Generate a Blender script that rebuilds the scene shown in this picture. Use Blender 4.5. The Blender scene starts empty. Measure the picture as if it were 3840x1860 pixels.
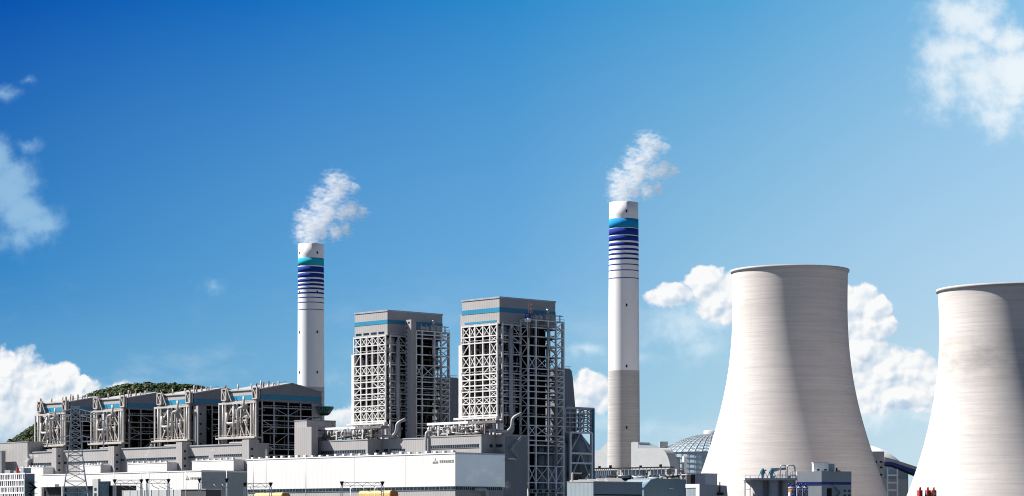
import bpy, math, random
from mathutils import Vector, Matrix
import numpy as np
R = math.radians
scene = bpy.context.scene
col = scene.collection
random.seed(7); rng = np.random.default_rng(7)

# ---------------------------------------------------------------- camera
F, CX, HV, EYE = 9000.0, 1920.0, 1955.0, 12.0      # focal length and horizon of the survey, eye height in metres
cam_d = bpy.data.cameras.new('camera'); cam = bpy.data.objects.new('camera', cam_d); col.objects.link(cam)
cam.location = (0, 0, EYE); cam.rotation_euler = (R(90), 0, 0)
cam_d.sensor_width = 36; cam_d.lens = 36 * F / 3840.0
cam_d.shift_y = (HV - 930.0) / 3840.0
cam_d.clip_start = 1; cam_d.clip_end = 60000
scene.camera = cam

# ---------------------------------------------------------------- sun, exposure
SUN_EL, SUN_AZ = R(46), math.atan2(0.20, -0.98)     # azimuth as a world direction (x, y)
sv = Vector((math.cos(SUN_AZ) * math.cos(SUN_EL), math.sin(SUN_AZ) * math.cos(SUN_EL), math.sin(SUN_EL)))
sd = bpy.data.lights.new('sun', 'SUN'); sd.energy = 4.9; sd.angle = R(0.5); sd.color = (1.0, 0.955, 0.90)
sun = bpy.data.objects.new('sun', sd); col.objects.link(sun)
sun.rotation_euler = (-sv).to_track_quat('-Z', 'Y').to_euler()
scene.view_settings.view_transform = 'Standard'; scene.view_settings.look = 'None'
scene.view_settings.gamma = 1; scene.view_settings.use_curve_mapping = False
EXPO = 0.85
scene.view_settings.exposure = EXPO
scene.cycles.volume_bounces = 8
scene.cycles.filter_width = 1.05
scene.cycles.max_bounces = 9

# ---------------------------------------------------------------- world: sky and clouds by direction
def lin(c): return tuple(((x / 255) / 12.92 if x / 255 <= .04045 else ((x / 255 + .055) / 1.055) ** 2.4) for x in c)
class NT:
    def __init__(s, tree): s.t = tree; s.n = tree.nodes; s.l = tree.links
    def put(s, sock, v):
        if isinstance(v, bpy.types.NodeSocket): s.l.new(v, sock)
        elif v is not None:
            if sock.type == 'RGBA' and isinstance(v, tuple) and len(v) == 3: v = (*v, 1)
            sock.default_value = v
    def m(s, op, a, b=None, c=None, clamp=False):
        n = s.n.new('ShaderNodeMath'); n.operation = op; n.use_clamp = clamp
        for i, v in enumerate((a, b, c)):
            if v is not None: s.put(n.inputs[i], v)
        return n.outputs[0]
    def vm(s, op, a, b=None):
        n = s.n.new('ShaderNodeVectorMath'); n.operation = op
        s.put(n.inputs[0], a)
        if b is not None: s.put(n.inputs[1], b)
        return n.outputs['Value'] if op in ('LENGTH', 'DOT_PRODUCT') else n.outputs[0]
    def comb(s, x, y, z):
        n = s.n.new('ShaderNodeCombineXYZ')
        for i, v in enumerate((x, y, z)): s.put(n.inputs[i], v)
        return n.outputs[0]
    def sep(s, v):
        n = s.n.new('ShaderNodeSeparateXYZ'); s.put(n.inputs[0], v); return n.outputs
    def noise(s, v, scale, detail=4, rough=.55, dist=0, out='Fac', dim='3D'):
        n = s.n.new('ShaderNodeTexNoise'); n.noise_dimensions = dim; s.put(n.inputs['Vector'], v)
        n.inputs['Scale'].default_value = scale; n.inputs['Detail'].default_value = detail
        n.inputs['Roughness'].default_value = rough; n.inputs['Distortion'].default_value = dist
        return n.outputs[out]
    def step(s, x, a, b):
        n = s.n.new('ShaderNodeMapRange'); n.interpolation_type = 'SMOOTHSTEP'; s.put(n.inputs[0], x)
        s.put(n.inputs[1], a); s.put(n.inputs[2], b); return n.outputs[0]
    def mix(s, f, a, b, mode='MIX'):
        n = s.n.new('ShaderNodeMix'); n.data_type = 'RGBA'; n.blend_type = mode
        s.put(n.inputs[0], f); s.put(n.inputs[6], a); s.put(n.inputs[7], b); return n.outputs[2]
    def ramp(s, f, stops):
        n = s.n.new('ShaderNodeValToRGB'); s.put(n.inputs[0], f); e = n.color_ramp.elements
        while len(e) < len(stops): e.new(.5)
        for i, (p, c) in enumerate(stops): e[i].position = p; e[i].color = (*c, 1) if len(c) == 3 else c
        return n.outputs[0]

world = bpy.data.worlds.new('World'); scene.world = world; world.use_nodes = True
world.node_tree.nodes.clear()
w = NT(world.node_tree)
SKYS = 0.1
K = 1 / (SKYS * 2 ** EXPO)                            # so that sky colours given as seen come out as seen
tc = w.n.new('ShaderNodeTexCoord'); D = tc.outputs['Generated']
dx, dy, dz = w.sep(D)
dys = w.m('MAXIMUM', dy, 0.05)
az = w.m('DIVIDE', dx, dys); el = w.m('DIVIDE', dz, dys)
U = w.m('ADD', w.m('MULTIPLY', az, 9.0), 1.92)        # thousands of survey units, by direction
V = w.m('SUBTRACT', 1.955, w.m('MULTIPLY', el, 9.0))
fu = w.m('DIVIDE', U, 3.84, clamp=True)
def row(cs): return w.ramp(fu, [(p / 3840, lin(c)) for p, c in cs])
top = row([(0, (10, 84, 175)), (960, (24, 110, 191)), (1900, (46, 138, 204)), (2740, (82, 162, 214)), (3400, (118, 181, 224)), (3840, (134, 191, 230))])
mid = row([(0, (58, 136, 200)), (960, (88, 158, 211)), (1900, (107, 171, 220)), (2740, (146, 195, 227)), (3400, (167, 206, 234)), (3840, (176, 212, 238))])
low = row([(0, (100, 166, 210)), (960, (116, 176, 214)), (1900, (138, 191, 224)), (2740, (168, 208, 229)), (3840, (196, 222, 237))])
hor = row([(0, (136, 188, 218)), (1920, (176, 212, 230)), (3840, (212, 229, 238))])
g = w.mix(w.m('MULTIPLY', V, 1.0, clamp=True), top, mid)
g = w.mix(w.step(V, .95, 1.5), g, low)
g = w.mix(w.step(V, 1.4, 1.95), g, hor)
# clouds
uv = w.comb(U, V, 0.0)
warp = w.vm('SUBTRACT', w.noise(uv, 5.0, 5, .6, out='Color', dim='2D'), (.5, .5, .5))
def vscale(v, k):
    n = w.n.new('ShaderNodeVectorMath'); n.operation = 'SCALE'; w.put(n.inputs[0], v); n.inputs['Scale'].default_value = k; return n.outputs[0]
uvw = w.vm('ADD', uv, vscale(warp, .10))
def blobs(vec, lst, grow=1.0):
    acc = None
    for (u, v, ru, rv, s) in lst:
        p = w.vm('MULTIPLY', w.vm('SUBTRACT', vec, (u / 1000, v / 1000, 0)), (1000 / ru / grow, 1000 / rv / grow, 0))
        d = w.m('MULTIPLY', w.m('SUBTRACT', 1.0, w.vm('LENGTH', p)), s)
        if acc is None: acc = d
        else:
            n = w.n.new('ShaderNodeMath'); n.operation = 'SMOOTH_MAX'; w.put(n.inputs[0], acc); w.put(n.inputs[1], d); n.inputs[2].default_value = .12; acc = n.outputs[0]
    return acc
cum = [(40, 1440, 150, 120, 1), (160, 1500, 130, 130, 1), (235, 1450, 70, 80, 1), (60, 1590, 260, 110, 1), (320, 1500, 140, 80, 1), (440, 1490, 120, 66, 1), (520, 1490, 80, 45, 1), (310, 1450, 45, 40, 1), (250, 1580, 150, 80, 1),
       (2500, 1108, 80, 46, 1), (2640, 1050, 75, 62, 1), (2730, 1120, 120, 100, 1), (2680, 1150, 90, 60, .9),
       (3200, 1150, 110, 85, 1), (3270, 1160, 80, 60, 1), (3325, 1215, 48, 46, 1), (3240, 1240, 110, 70, 1),
       (3230, 1330, 120, 80, 1), (3320, 1400, 130, 90, 1), (3430, 1410, 110, 90, 1), (3250, 1460, 120, 90, 1), (3500, 1470, 120, 80, 1), (3380, 1500, 160, 60, 1),
       (1260, 1575, 75, 50, .9), (2190, 1480, 110, 80, .8)]
soft = [(0, 610, 55, 90, 1), (20, 720, 120, 105, 1), (90, 790, 110, 85, 1), (140, 845, 80, 75, .9), (60, 890, 130, 70, .6), (90, 305, 42, 22, .6), (10, 350, 60, 32, .7), (95, 545, 60, 28, .6),
        (3620, 60, 140, 110, 1), (3580, 190, 120, 90, .9), (3690, 130, 80, 60, .9), (3770, 160, 75, 70, 1.1), (3650, 290, 200, 110, .9), (3800, 280, 120, 110, 1.1), (3590, 370, 150, 100, .55), (3760, 430, 170, 80, .6),
        (2600, 1210, 200, 100, .7), (2640, 1300, 160, 70, .45), (3250, 1560, 200, 50, .6), (2210, 1314, 75, 20, .8), (2250, 1600, 100, 80, .5), (2400, 1620, 90, 60, .5), (2450, 1340, 260, 30, .28),
        (3300, 1560, 220, 50, .55), (3460, 1572, 70, 26, .6), (1250, 1420, 90, 50, .25), (790, 1086, 50, 22, .35), (1240, 1640, 120, 60, .6), (60, 1690, 200, 60, .7), (3790, 380, 120, 40, .8)]
nz = w.noise(uv, 9.0, 7, .60, dim='2D')
nzc = w.m('SUBTRACT', nz, .5)
def billow(vec):
    out = None
    for sc_, k in ((11.0, 1.0), (26.0, .5)):
        v_ = w.n.new('ShaderNodeTexVoronoi'); v_.voronoi_dimensions = '2D'; v_.feature = 'F1'; v_.inputs['Scale'].default_value = sc_
        w.put(v_.inputs['Vector'], vec); q_ = w.m('MULTIPLY', w.m('SUBTRACT', .5, v_.outputs['Distance']), k); out = q_ if out is None else w.m('ADD', out, q_)
    return out
uvb = w.vm('ADD', uv, vscale(warp, .085))
def cloudh(off):
    f = blobs(w.vm('ADD', uvw, off), cum, 1.15); b_ = billow(w.vm('ADD', uvb, off))
    return f, b_, w.m('ADD', w.m('ADD', f, w.m('MULTIPLY', b_, .24)), w.m('MULTIPLY', nzc, .42))
f1, b1, d1 = cloudh((0, 0, 0)); f1s, b1s, d1s = cloudh((-.012, -.013, 0))
a1 = w.step(d1, .03, .24)
rel = w.m('SUBTRACT', w.m('MULTIPLY', w.m('SUBTRACT', b1, b1s), .95), w.m('MULTIPLY', w.m('SUBTRACT', f1s, f1), 1.6))
br = w.m('ADD', w.m('ADD', .76, rel), w.m('MULTIPLY', nzc, 1.0), clamp=True)
c1 = w.mix(br, lin((178, 202, 224)), lin((252, 252, 252)))  # cloud sides toward the sun painted white, far sides blue-grey
f2 = blobs(uvw, soft, 1.5)
d2 = w.m('ADD', f2, w.m('MULTIPLY', nzc, 1.0))
a2 = w.m('MULTIPLY', w.step(d2, .0, .74), w.m('ADD', .60, w.m('MULTIPLY', fu, .38)))
c2 = w.mix(w.step(d2, .1, 1.0), w.mix(.6, g, w.mix(fu, lin((165, 210, 238)), lin((228, 242, 251)))), w.mix(.92, g, w.mix(fu, lin((182, 221, 243)), lin((242, 249, 253)))))
veil = w.m('MULTIPLY', w.step(w.noise(w.vm('MULTIPLY', uv, (1, 2.4, 1)), 1.6, 6, .62, dim='2D'), .48, .80), w.m('MULTIPLY', w.step(V, .9, 1.7), .42))
sk = w.mix(veil, g, lin((222, 236, 244)))
sk = w.mix(a2, sk, c2)
# flat cumulus bases fade into the air below
fade = w.step(V, 1.78, 1.50)
sk = w.mix(w.m('MULTIPLY', w.m('MULTIPLY', a1, fade), .97), sk, c1)
sk = w.mix(1.0, sk, (K, K, K, 1), 'MULTIPLY')
nish = w.n.new('ShaderNodeTexSky'); nish.sky_type = 'NISHITA'; nish.sun_disc = False
nish.sun_elevation = SUN_EL; nish.sun_rotation = math.atan2(sv.x, sv.y); nish.altitude = 100; nish.air_density = .6; nish.dust_density = .15; nish.ozone_density = 1.5
front = w.m('MULTIPLY', w.step(dy, .72, .94), w.step(el, .8, .35))
full = w.mix(front, w.mix(1.0, nish.outputs[0], (.36, .37, .40, 1), 'MULTIPLY'), sk)
bg = w.n.new('ShaderNodeBackground'); w.put(bg.inputs[0], full); bg.inputs[1].default_value = SKYS
wo = w.n.new('ShaderNodeOutputWorld'); w.l.new(bg.outputs[0], wo.inputs[0])
world.cycles.sampling_method = 'MANUAL'; world.cycles.sample_map_resolution = 256

# ---------------------------------------------------------------- materials
def mat(name, c, rough=.6, metal=0, var=.12, vscale=(.15, .15, .15), streak=0, c2=None, rings=0, ribs=None, bump=0, spec=.5, fine=0):
    m = bpy.data.materials.new(name); m.use_nodes = True
    n = NT(m.node_tree); b = m.node_tree.nodes['Principled BSDF']
    b.inputs['Roughness'].default_value = rough; b.inputs['Metallic'].default_value = metal
    b.inputs['Specular IOR Level'].default_value = spec
    t = n.n.new('ShaderNodeTexCoord').outputs['Object']
    def sc(v): return n.vm('MULTIPLY', t, v)
    nv = n.noise(sc(vscale), 1.0, 6, .6)
    dark = tuple(x * (1 - var) for x in c); lite = tuple(min(1, x * (1 + var * .6)) for x in c)
    base = n.ramp(nv, [(.3, dark), (.7, lite)])
    if c2: base = n.mix(n.step(n.noise(sc((vscale[0] * .5,) * 3), 1.0, 5, .65), .5, .72), base, (*c2, 1))
    if streak:
        sn = n.noise(sc((.55, .55, .03)), 1.0, 5, .6)
        base = n.mix(n.m('MULTIPLY', n.step(sn, .48, .75), streak), base, (*[x * .55 for x in c], 1))
    if rings:
        rn = n.noise(sc((.012, .012, .9)), 1.0, 5, .75)
        base = n.mix(n.m('MULTIPLY', n.step(rn, .40, .68), rings), base, (*[x * .62 for x in c], 1))
        rb = n.noise(sc((.06, .06, 2.2)), 1.0, 4, .75)
        base = n.mix(n.m('MULTIPLY', n.step(rb, .42, .72), rings * .8), base, (*[x * .6 for x in c], 1))
    if fine:
        fn = n.noise(t, 2.2, 3, .6)
        base = n.mix(n.m('MULTIPLY', n.step(fn, .45, .7), fine), base, (*[x * .5 for x in c], 1))
    if ribs:                                       # profiled sheeting: (period, depth)
        wv = n.n.new('ShaderNodeTexWave'); wv.wave_type = 'BANDS'; wv.bands_direction = 'DIAGONAL'
        n.put(wv.inputs['Vector'], sc((1, 1, 0))); wv.inputs['Scale'].default_value = .5 / ribs[0]
        bp = n.n.new('ShaderNodeBump'); bp.inputs['Strength'].default_value = ribs[1]; bp.inputs['Distance'].default_value = .3
        n.put(bp.inputs['Height'], wv.outputs['Fac']); n.l.new(bp.outputs[0], b.inputs['Normal'])
        base = n.mix(n.m('MULTIPLY', wv.outputs['Fac'], .10), base, (*[x * .6 for x in c], 1))
    elif bump:
        bp = n.n.new('ShaderNodeBump'); bp.inputs['Strength'].default_value = bump; bp.inputs['Distance'].default_value = .4
        n.put(bp.inputs['Height'], nv); n.l.new(bp.outputs[0], b.inputs['Normal'])
    n.put(b.inputs['Base Color'], base)
    return m
M = dict(
    concrete=mat('cooling_tower_concrete', (.71, .665, .635), .9, rings=.38, var=.10, vscale=(.02, .02, .05), streak=.10, spec=.2),
    chimney_concrete=mat('chimney_concrete', (.56, .54, .53), .9, rings=.55, var=.08, vscale=(.05, .05, .1), spec=.2),
    chimney_white=mat('chimney_white_paint', (.92, .92, .925), .55, var=.03, vscale=(.05, .05, .02), streak=.10),
    cyan=mat('turquoise_paint', (.02, .42, .55), .85, spec=.15, var=.15, vscale=(.2, .2, .2)),
    navy=mat('navy_paint', (.012, .045, .30), .85, spec=.15, var=.15, vscale=(.2, .2, .2)),
    cream=mat('weathered_cream_steel', (.56, .53, .50), .6, var=.2, vscale=(.3, .3, .3), streak=.3),
    azure=mat('azure_cladding', (.03, .27, .44), .45, var=.10, vscale=(.1, .1, .1)),
    clad=mat('grey_cladding', (.45, .435, .43), .5, var=.08, vscale=(.08, .08, .05), ribs=(1.2, .15), streak=.10),
    clad_dark=mat('dark_grey_cladding', (.26, .27, .29), .5, var=.08, vscale=(.08, .08, .05), ribs=(1.2, .15)),
    white=mat('white_cladding', (.82, .815, .80), .55, var=.03, vscale=(.03, .03, .03), ribs=(2.5, .04), streak=.05),
    steel=mat('cream_steel', (.90, .875, .85), .42, metal=.22, var=.12, vscale=(.3, .3, .3), streak=.15),
    steel_grey=mat('grey_steel', (.50, .52, .54), .42, metal=.3, var=.18, vscale=(.3, .3, .3)),
    teal_steel=mat('teal_steel', (.06, .22, .30), .5, var=.18),
    core=mat('shade_black_casing', (.014, .009, .008), .9, var=.5, vscale=(.12, .12, .12), spec=.1),  # near-black colour stands in for shade inside the boiler frames
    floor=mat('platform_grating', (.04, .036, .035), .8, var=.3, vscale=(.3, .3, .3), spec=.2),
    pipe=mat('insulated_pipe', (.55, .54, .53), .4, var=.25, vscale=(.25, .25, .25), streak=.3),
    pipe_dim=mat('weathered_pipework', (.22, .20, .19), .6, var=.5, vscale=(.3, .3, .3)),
    glass=mat('window_glass', (.012, .035, .055), .35, var=.7, vscale=(.6, .6, .6), spec=.3),
    greenglass=mat('green_glass', (.03, .17, .13), .1, var=.4, vscale=(.5, .5, .5)),
    dark=mat('dark_opening', (.012, .014, .018), .8, var=.3),
    rust=mat('rusty_steel', (.22, .10, .08), .8, var=.4, vscale=(.6, .6, .6)),
    yellow=mat('yellow_paint', (.72, .53, .22), .5, var=.10),
    red=mat('red_paint', (.50, .03, .03), .45, var=.2, vscale=(.4, .4, .4)),
    orange=mat('orange_paint', (.60, .22, .04), .5, var=.2),
    blue=mat('royal_blue_paint', (.015, .04, .26), .4, var=.25, vscale=(.4, .4, .4)),
    skyblue=mat('sky_blue_paint', (.012, .28, .60), .85, spec=.15, var=.15, vscale=(.2, .2, .2)),
    banded=mat('pale_blue_grey_render', (.44, .48, .51), .7, var=.1, streak=.2),
    bluegrey=mat('blue_grey_cladding', (.20, .28, .32), .6, var=.12, vscale=(.06, .06, .06), ribs=(1.5, .12)),
    slate=mat('slate_cladding', (.33, .40, .44), .6, var=.12, vscale=(.06, .06, .06), ribs=(1.5, .12)),
    blueroof=mat('blue_sheet_roof', (.07, .15, .26), .5, var=.15, ribs=(1.0, .2)),
    deckblue=mat('dark_blue_deck', (.03, .09, .17), .6, var=.3, vscale=(.4, .4, .4)),
    beige=mat('beige_render', (.52, .50, .47), .8, var=.08),
    palegrey=mat('pale_render', (.50, .52, .53), .8, var=.08, streak=.15),
    dome=mat('pale_dome_panels', (.46, .58, .66), .5, var=.10, vscale=(.05, .05, .05)),
    shade_lift=mat('shade_lifting_cladding', (.95, .91, .885), .30, metal=.9, var=.10, vscale=(.07, .07, .07)),  # metal gloss and warm tint brighten the shaded end of the big hall
    bounce_damper=mat('bounce_damping_sheet', (.07, .07, .072), .9, var=.25, vscale=(.05, .05, .05)),  # dark unseen sheets, added on roofs to cut bounced sunlight
    ground=mat('ground', (.055, .058, .06), .95, var=.3, vscale=(.01, .01, .01), c2=(.08, .10, .05)),
    hillm=mat('wooded_earth', (.035, .055, .018), .95, var=.4, vscale=(.01, .01, .01)),
    trunk=mat('bark', (.08, .06, .04), .9),
)
def leafmat():
    m = bpy.data.materials.new('tree_foliage'); m.use_nodes = True
    n = NT(m.node_tree); b = m.node_tree.nodes['Principled BSDF']; b.inputs['Roughness'].default_value = .7
    b.inputs['Specular IOR Level'].default_value = .2
    t = n.n.new('ShaderNodeTexCoord').outputs['Object']
    f = n.noise(t, .022, 6, .75)
    n.put(b.inputs['Base Color'], n.ramp(f, [(.34, (.016, .032, .012)), (.52, (.045, .075, .020)), (.68, (.11, .125, .035))]))
    return m
M['leaf'] = leafmat()

# ---------------------------------------------------------------- mesh builder
class MB:
    def __init__(s): s.v = []; s.f = []; s.sm = []
    def add(s, vs, fs, smooth=False):
        o = len(s.v); s.v += [tuple(p) for p in vs]; s.f += [tuple(i + o for i in f) for f in fs]; s.sm += [smooth] * len(fs); return s
    def box(s, x0, x1, y0, y1, z0, z1):
        return s.add([(x0, y0, z0), (x1, y0, z0), (x1, y1, z0), (x0, y1, z0), (x0, y0, z1), (x1, y0, z1), (x1, y1, z1), (x0, y1, z1)],
                     [(0, 3, 2, 1), (4, 5, 6, 7), (0, 1, 5, 4), (1, 2, 6, 5), (2, 3, 7, 6), (3, 0, 4, 7)])
    def bar(s, p, q, a, b=None):
        p, q = Vector(p), Vector(q); d = (q - p)
        if d.length < 1e-6: return s
        d.normalize(); up = Vector((0, 0, 1)) if abs(d.z) < .95 else Vector((0, 1, 0))
        x = d.cross(up).normalized(); y = x.cross(d).normalized(); a /= 2; b = (b / 2 if b else a)
        vs = [c + x * i * a + y * j * b for c in (p, q) for i, j in ((-1, -1), (1, -1), (1, 1), (-1, 1))]
        return s.add(vs, [(0, 1, 2, 3), (7, 6, 5, 4), (0, 4, 5, 1), (1, 5, 6, 2), (2, 6, 7, 3), (3, 7, 4, 0)])
    def tube(s, pts, r, n=10, caps=True):
        pts = [Vector(p) for p in pts]; rs = r if isinstance(r, (list, tuple)) else [r] * len(pts)
        vs = []; prev = None
        for i, p in enumerate(pts):
            d = (pts[min(i + 1, len(pts) - 1)] - pts[max(i - 1, 0)]).normalized()
            ref = prev if prev else (Vector((0, 0, 1)) if abs(d.z) < .9 else Vector((1, 0, 0)))
            x = (ref - d * ref.dot(d)).normalized(); prev = x; y = d.cross(x)
            vs += [p + (x * math.cos(2 * math.pi * k / n) + y * math.sin(2 * math.pi * k / n)) * rs[i] for k in range(n)]
        fs = [(i * n + k, i * n + (k + 1) % n, (i + 1) * n + (k + 1) % n, (i + 1) * n + k) for i in range(len(pts) - 1) for k in range(n)]
        s.add(vs, fs, True)
        if caps:
            o = len(s.v) - len(vs)
            s.f.append(tuple(o + k for k in range(n))[::-1]); s.f.append(tuple(len(s.v) - n + k for k in range(n))); s.sm += [False, False]
        return s
    def elbow(s, pts, r, rad, n=10):
        P = [Vector(p) for p in pts]; out = [P[0]]
        for i in range(1, len(P) - 1):
            a = (P[i - 1] - P[i]); b = (P[i + 1] - P[i]); q = min(rad, a.length * .49, b.length * .49)
            A, B = P[i] + a.normalized() * q, P[i] + b.normalized() * q
            for t in (0, .25, .5, .75, 1): out.append(A * (1 - t) ** 2 + P[i] * 2 * t * (1 - t) + B * t * t)
        out.append(P[-1]); return s.tube(out, r, n)
    def lathe(s, prof, n=64, cx=0, cy=0, smooth=True, a0=0, a1=2 * math.pi):
        closed = abs(a1 - a0 - 2 * math.pi) < 1e-6; m = n if closed else n + 1
        vs = [(cx + r * math.cos(a0 + (a1 - a0) * k / n), cy + r * math.sin(a0 + (a1 - a0) * k / n), z) for r, z in prof for k in range(m)]
        fs = [(i * m + k, i * m + (k + 1) % m, (i + 1) * m + (k + 1) % m, (i + 1) * m + k) for i in range(len(prof) - 1) for k in range(m if closed else n)]
        return s.add(vs, fs, smooth)
    def prism(s, poly, axis, a, b):
        def P(p, t): return {'y': (p[0], t, p[1]), 'x': (t, p[0], p[1]), 'z': (p[0], p[1], t)}[axis]
        n = len(poly); vs = [P(p, a) for p in poly] + [P(p, b) for p in poly]
        return s.add(vs, [tuple(range(n))[::-1], tuple(range(n, 2 * n))] + [(i, (i + 1) % n, n + (i + 1) % n, n + i) for i in range(n)])
    def make(s, name, m, parent=None, label=None):
        me = bpy.data.meshes.new(name); me.from_pydata(s.v, [], s.f); me.validate()
        for p, k in zip(me.polygons, s.sm): p.use_smooth = k
        me.materials.append(M[m] if isinstance(m, str) else m)
        o = bpy.data.objects.new(name, me); col.objects.link(o)
        if parent: o.parent = parent
        if label: o['label'] = label
        return o
def roofsheet(root, x0, x1, y0, y1, z): MB().box(x0, x1, y0, y1, z, z + .12).make('bounce_damping_sheet', 'bounce_damper', root)  # unseen dark sheet added to keep roof bounce off shaded walls
def tag(o, label=None, cat=None, group=None, kind=None):
    for k, v in (('label', label), ('category', cat), ('group', group), ('kind', kind)):
        if v: o[k] = v
    return o
TH = R(42.8); Cs, Sn = math.cos(TH), math.sin(TH)
class Site:
    """a plot aligned with the plant's grid; origin = the corner of the building nearest to the road"""
    def __init__(s, X, Y): s.X, s.Y = X, Y
    def ly(s, u, x=0): k = (u - CX) / F; return (s.X + x * Cs - k * s.Y - k * x * Sn) / (Sn + k * Cs)
    def lx(s, u, y=0): k = (u - CX) / F; return (k * s.Y + k * y * Cs - s.X + y * Sn) / (Cs - k * Sn)
    def z(s, v, x=0, y=0): return EYE + (HV - v) / F * (s.Y + x * Sn + y * Cs)
    def root(s, name, label, cat, group=None):
        o = bpy.data.objects.new(name, None); col.objects.link(o); o.location = (s.X, s.Y, 0); o.rotation_euler = (0, 0, TH)
        o.empty_display_size = 2
        return tag(o, label, cat, group)
P0 = (-5.4, 1035.0)
def line(u, off):
    """corner on the grid line lying off metres in front of the boiler row"""
    k = (u - CX) / F; X0, Y0 = P0[0] - off * Cs, P0[1] - off * Sn
    t = (X0 - k * Y0) / (Sn + k * Cs); return Site(X0 - t * Sn, Y0 + t * Cs)
def at(u, Y): return Site((u - CX) / F * Y, Y)
def plain(name, X, Y, label, cat, group=None, rz=0):
    o = bpy.data.objects.new(name, None); col.objects.link(o); o.location = (X, Y, 0); o.rotation_euler = (0, 0, rz); o.empty_display_size = 2
    return tag(o, label, cat, group)
def zz(v, Y): return EYE + (HV - v) / F * Y

# ---------------------------------------------------------------- ground
gm = MB().add([(-30000, -3000, 0), (30000, -3000, 0), (30000, 45000, 0), (-30000, 45000, 0)], [(0, 1, 2, 3)])
tag(gm.make('ground', 'ground'), kind='structure')

# ---------------------------------------------------------------- wooded hill
ridge = [(-500, 1800), (-200, 1740), (20, 1700), (72, 1662), (110, 1640), (163, 1603), (220, 1575), (300, 1525), (346, 1499), (400, 1480), (461, 1461), (520, 1452), (577, 1450), (640, 1450), (700, 1454), (760, 1462), (850, 1490), (950, 1560), (1050, 1680), (1150, 1800), (1250, 1900)]
HY = 3000.0
rx = np.array([(u - CX) / F * HY for u, v in ridge]); rz_ = np.array([zz(v, HY) - 2 for u, v in ridge])
def hz(x, y):
    h = np.interp(x, rx, rz_, left=0, right=0); d = (y - HY)
    return h * np.where(d < 0, np.exp(-(d / 260.0) ** 2), np.exp(-(d / 420.0) ** 2)) + 5 * np.sin(x * .021 + 1) * np.sin(y * .017) - .5
nx, ny = 120, 60
xs = np.linspace(rx[0] - 60, rx[-1] + 60, nx); ys = np.linspace(HY - 600, HY + 900, ny)
hv = [(float(x), float(y), float(hz(x, y))) for y in ys for x in xs]
hf = [(j * nx + i, j * nx + i + 1, (j + 1) * nx + i + 1, (j + 1) * nx + i) for j in range(ny - 1) for i in range(nx - 1)]
tag(MB().add(hv, hf, True).make('hill', 'hillm'), kind='structure')
nt = 6000
tx = rng.uniform(rx[0], rx[-1], nt); ty = HY + rng.triangular(-230, 0, 60, nt); tz = hz(tx, ty)
keep = tz > 25; tx, ty, tz = tx[keep], ty[keep], tz[keep]; nt = len(tx)
NQ = 40
rad = rng.uniform(2.6, 5.6, nt); dirs = rng.normal(size=(nt, NQ, 3)); dirs /= np.linalg.norm(dirs, axis=2, keepdims=True)
dirs[:, :, 2] = np.abs(dirs[:, :, 2]) * 1.0 - .15
rr = rad[:, None] * rng.uniform(.65, 1.12, (nt, NQ)) * np.array([1.0])
cen = np.stack([tx, ty, tz + rad * .9], 1)[:, None, :] + dirs * rr[:, :, None] * np.array([1, 1, 1.0])
t1 = rng.normal(size=cen.shape); t1 -= dirs * (t1 * dirs).sum(2, keepdims=True); t1 /= np.linalg.norm(t1, axis=2, keepdims=True)
t2 = np.cross(dirs, t1); sz = (rad[:, None] * rng.uniform(.22, .42, (nt, NQ)))[:, :, None]
tilt = dirs * rng.uniform(-.5, .5, (nt, NQ))[:, :, None]
vv = np.stack([cen - t1 * sz, cen - t2 * sz + tilt, cen + t1 * sz, cen + t2 * sz - tilt], 2).reshape(-1, 3)
me = bpy.data.meshes.new('woodland'); n_ = len(vv)
me.vertices.add(n_); me.vertices.foreach_set('co', vv.ravel().astype(np.float32))
me.loops.add(n_); me.loops.foreach_set('vertex_index', np.arange(n_, dtype=np.int32))
me.polygons.add(n_ // 4); me.polygons.foreach_set('loop_start', np.arange(0, n_, 4, dtype=np.int32)); me.update()
me.materials.append(M['leaf']); wo_ = bpy.data.objects.new('woodland', me); col.objects.link(wo_)
tag(wo_, 'dark green wood covering the hill behind the smaller boiler houses', 'woodland', kind='stuff')

# ---------------------------------------------------------------- cooling towers
def cooling_tower(u, Y, prof, vtop, label, rim_w, stain=None):
    t = plain('cooling_tower', (u - CX) / F * Y, Y, label, 'cooling tower', 'hyperbolic cooling towers')
    k = Y / F
    P = sorted([(zz(v, Y), r * k) for v, r in prof])
    zt = P[-1][0]; z0, r0 = P[0]; slope = (P[0][1] - P[1][1]) / (P[1][0] - P[0][0])
    zs = np.linspace(9.0, zt, 70)
    pz = [9.0] + [p[0] for p in P]; pr = [r0 + slope * (z0 - 9.0)] + [p[1] for p in P]
    # smooth the measured outline with a cubic fit
    co = np.polyfit(pz, pr, 4); rs = np.polyval(co, zs)
    prof2 = [(float(r), float(z)) for r, z in zip(rs, zs)]
    inner = [(r - 1.0, z) for r, z in reversed(prof2)]
    m = MB().lathe(prof2 + inner + [prof2[0]], 160)
    sh = m.make('shell', 'concrete', t)
    rt = float(rs[-1])
    MB().lathe([(rt + .02, zt - 1.3), (rt + rim_w, zt - .9), (rt + rim_w, zt + .4), (rt - 1.2, zt + .4), (rt - 1.2, zt - .4)], 160).make('rim', 'chimney_concrete', t)
    rb = float(rs[0])
    lg = MB()
    for i in range(44):
        a, b = 2 * math.pi * i / 44, 2 * math.pi * (i + 1) / 44
        for p, q in ((a, b), (b, a)): lg.bar(((rb + 2.5) * math.cos(p), (rb + 2.5) * math.sin(p), 0), ((rb - .4) * math.cos(q), (rb - .4) * math.sin(q), 9.4), .9)
    lg.make('leg_ring', 'concrete', t)
    return t
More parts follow.
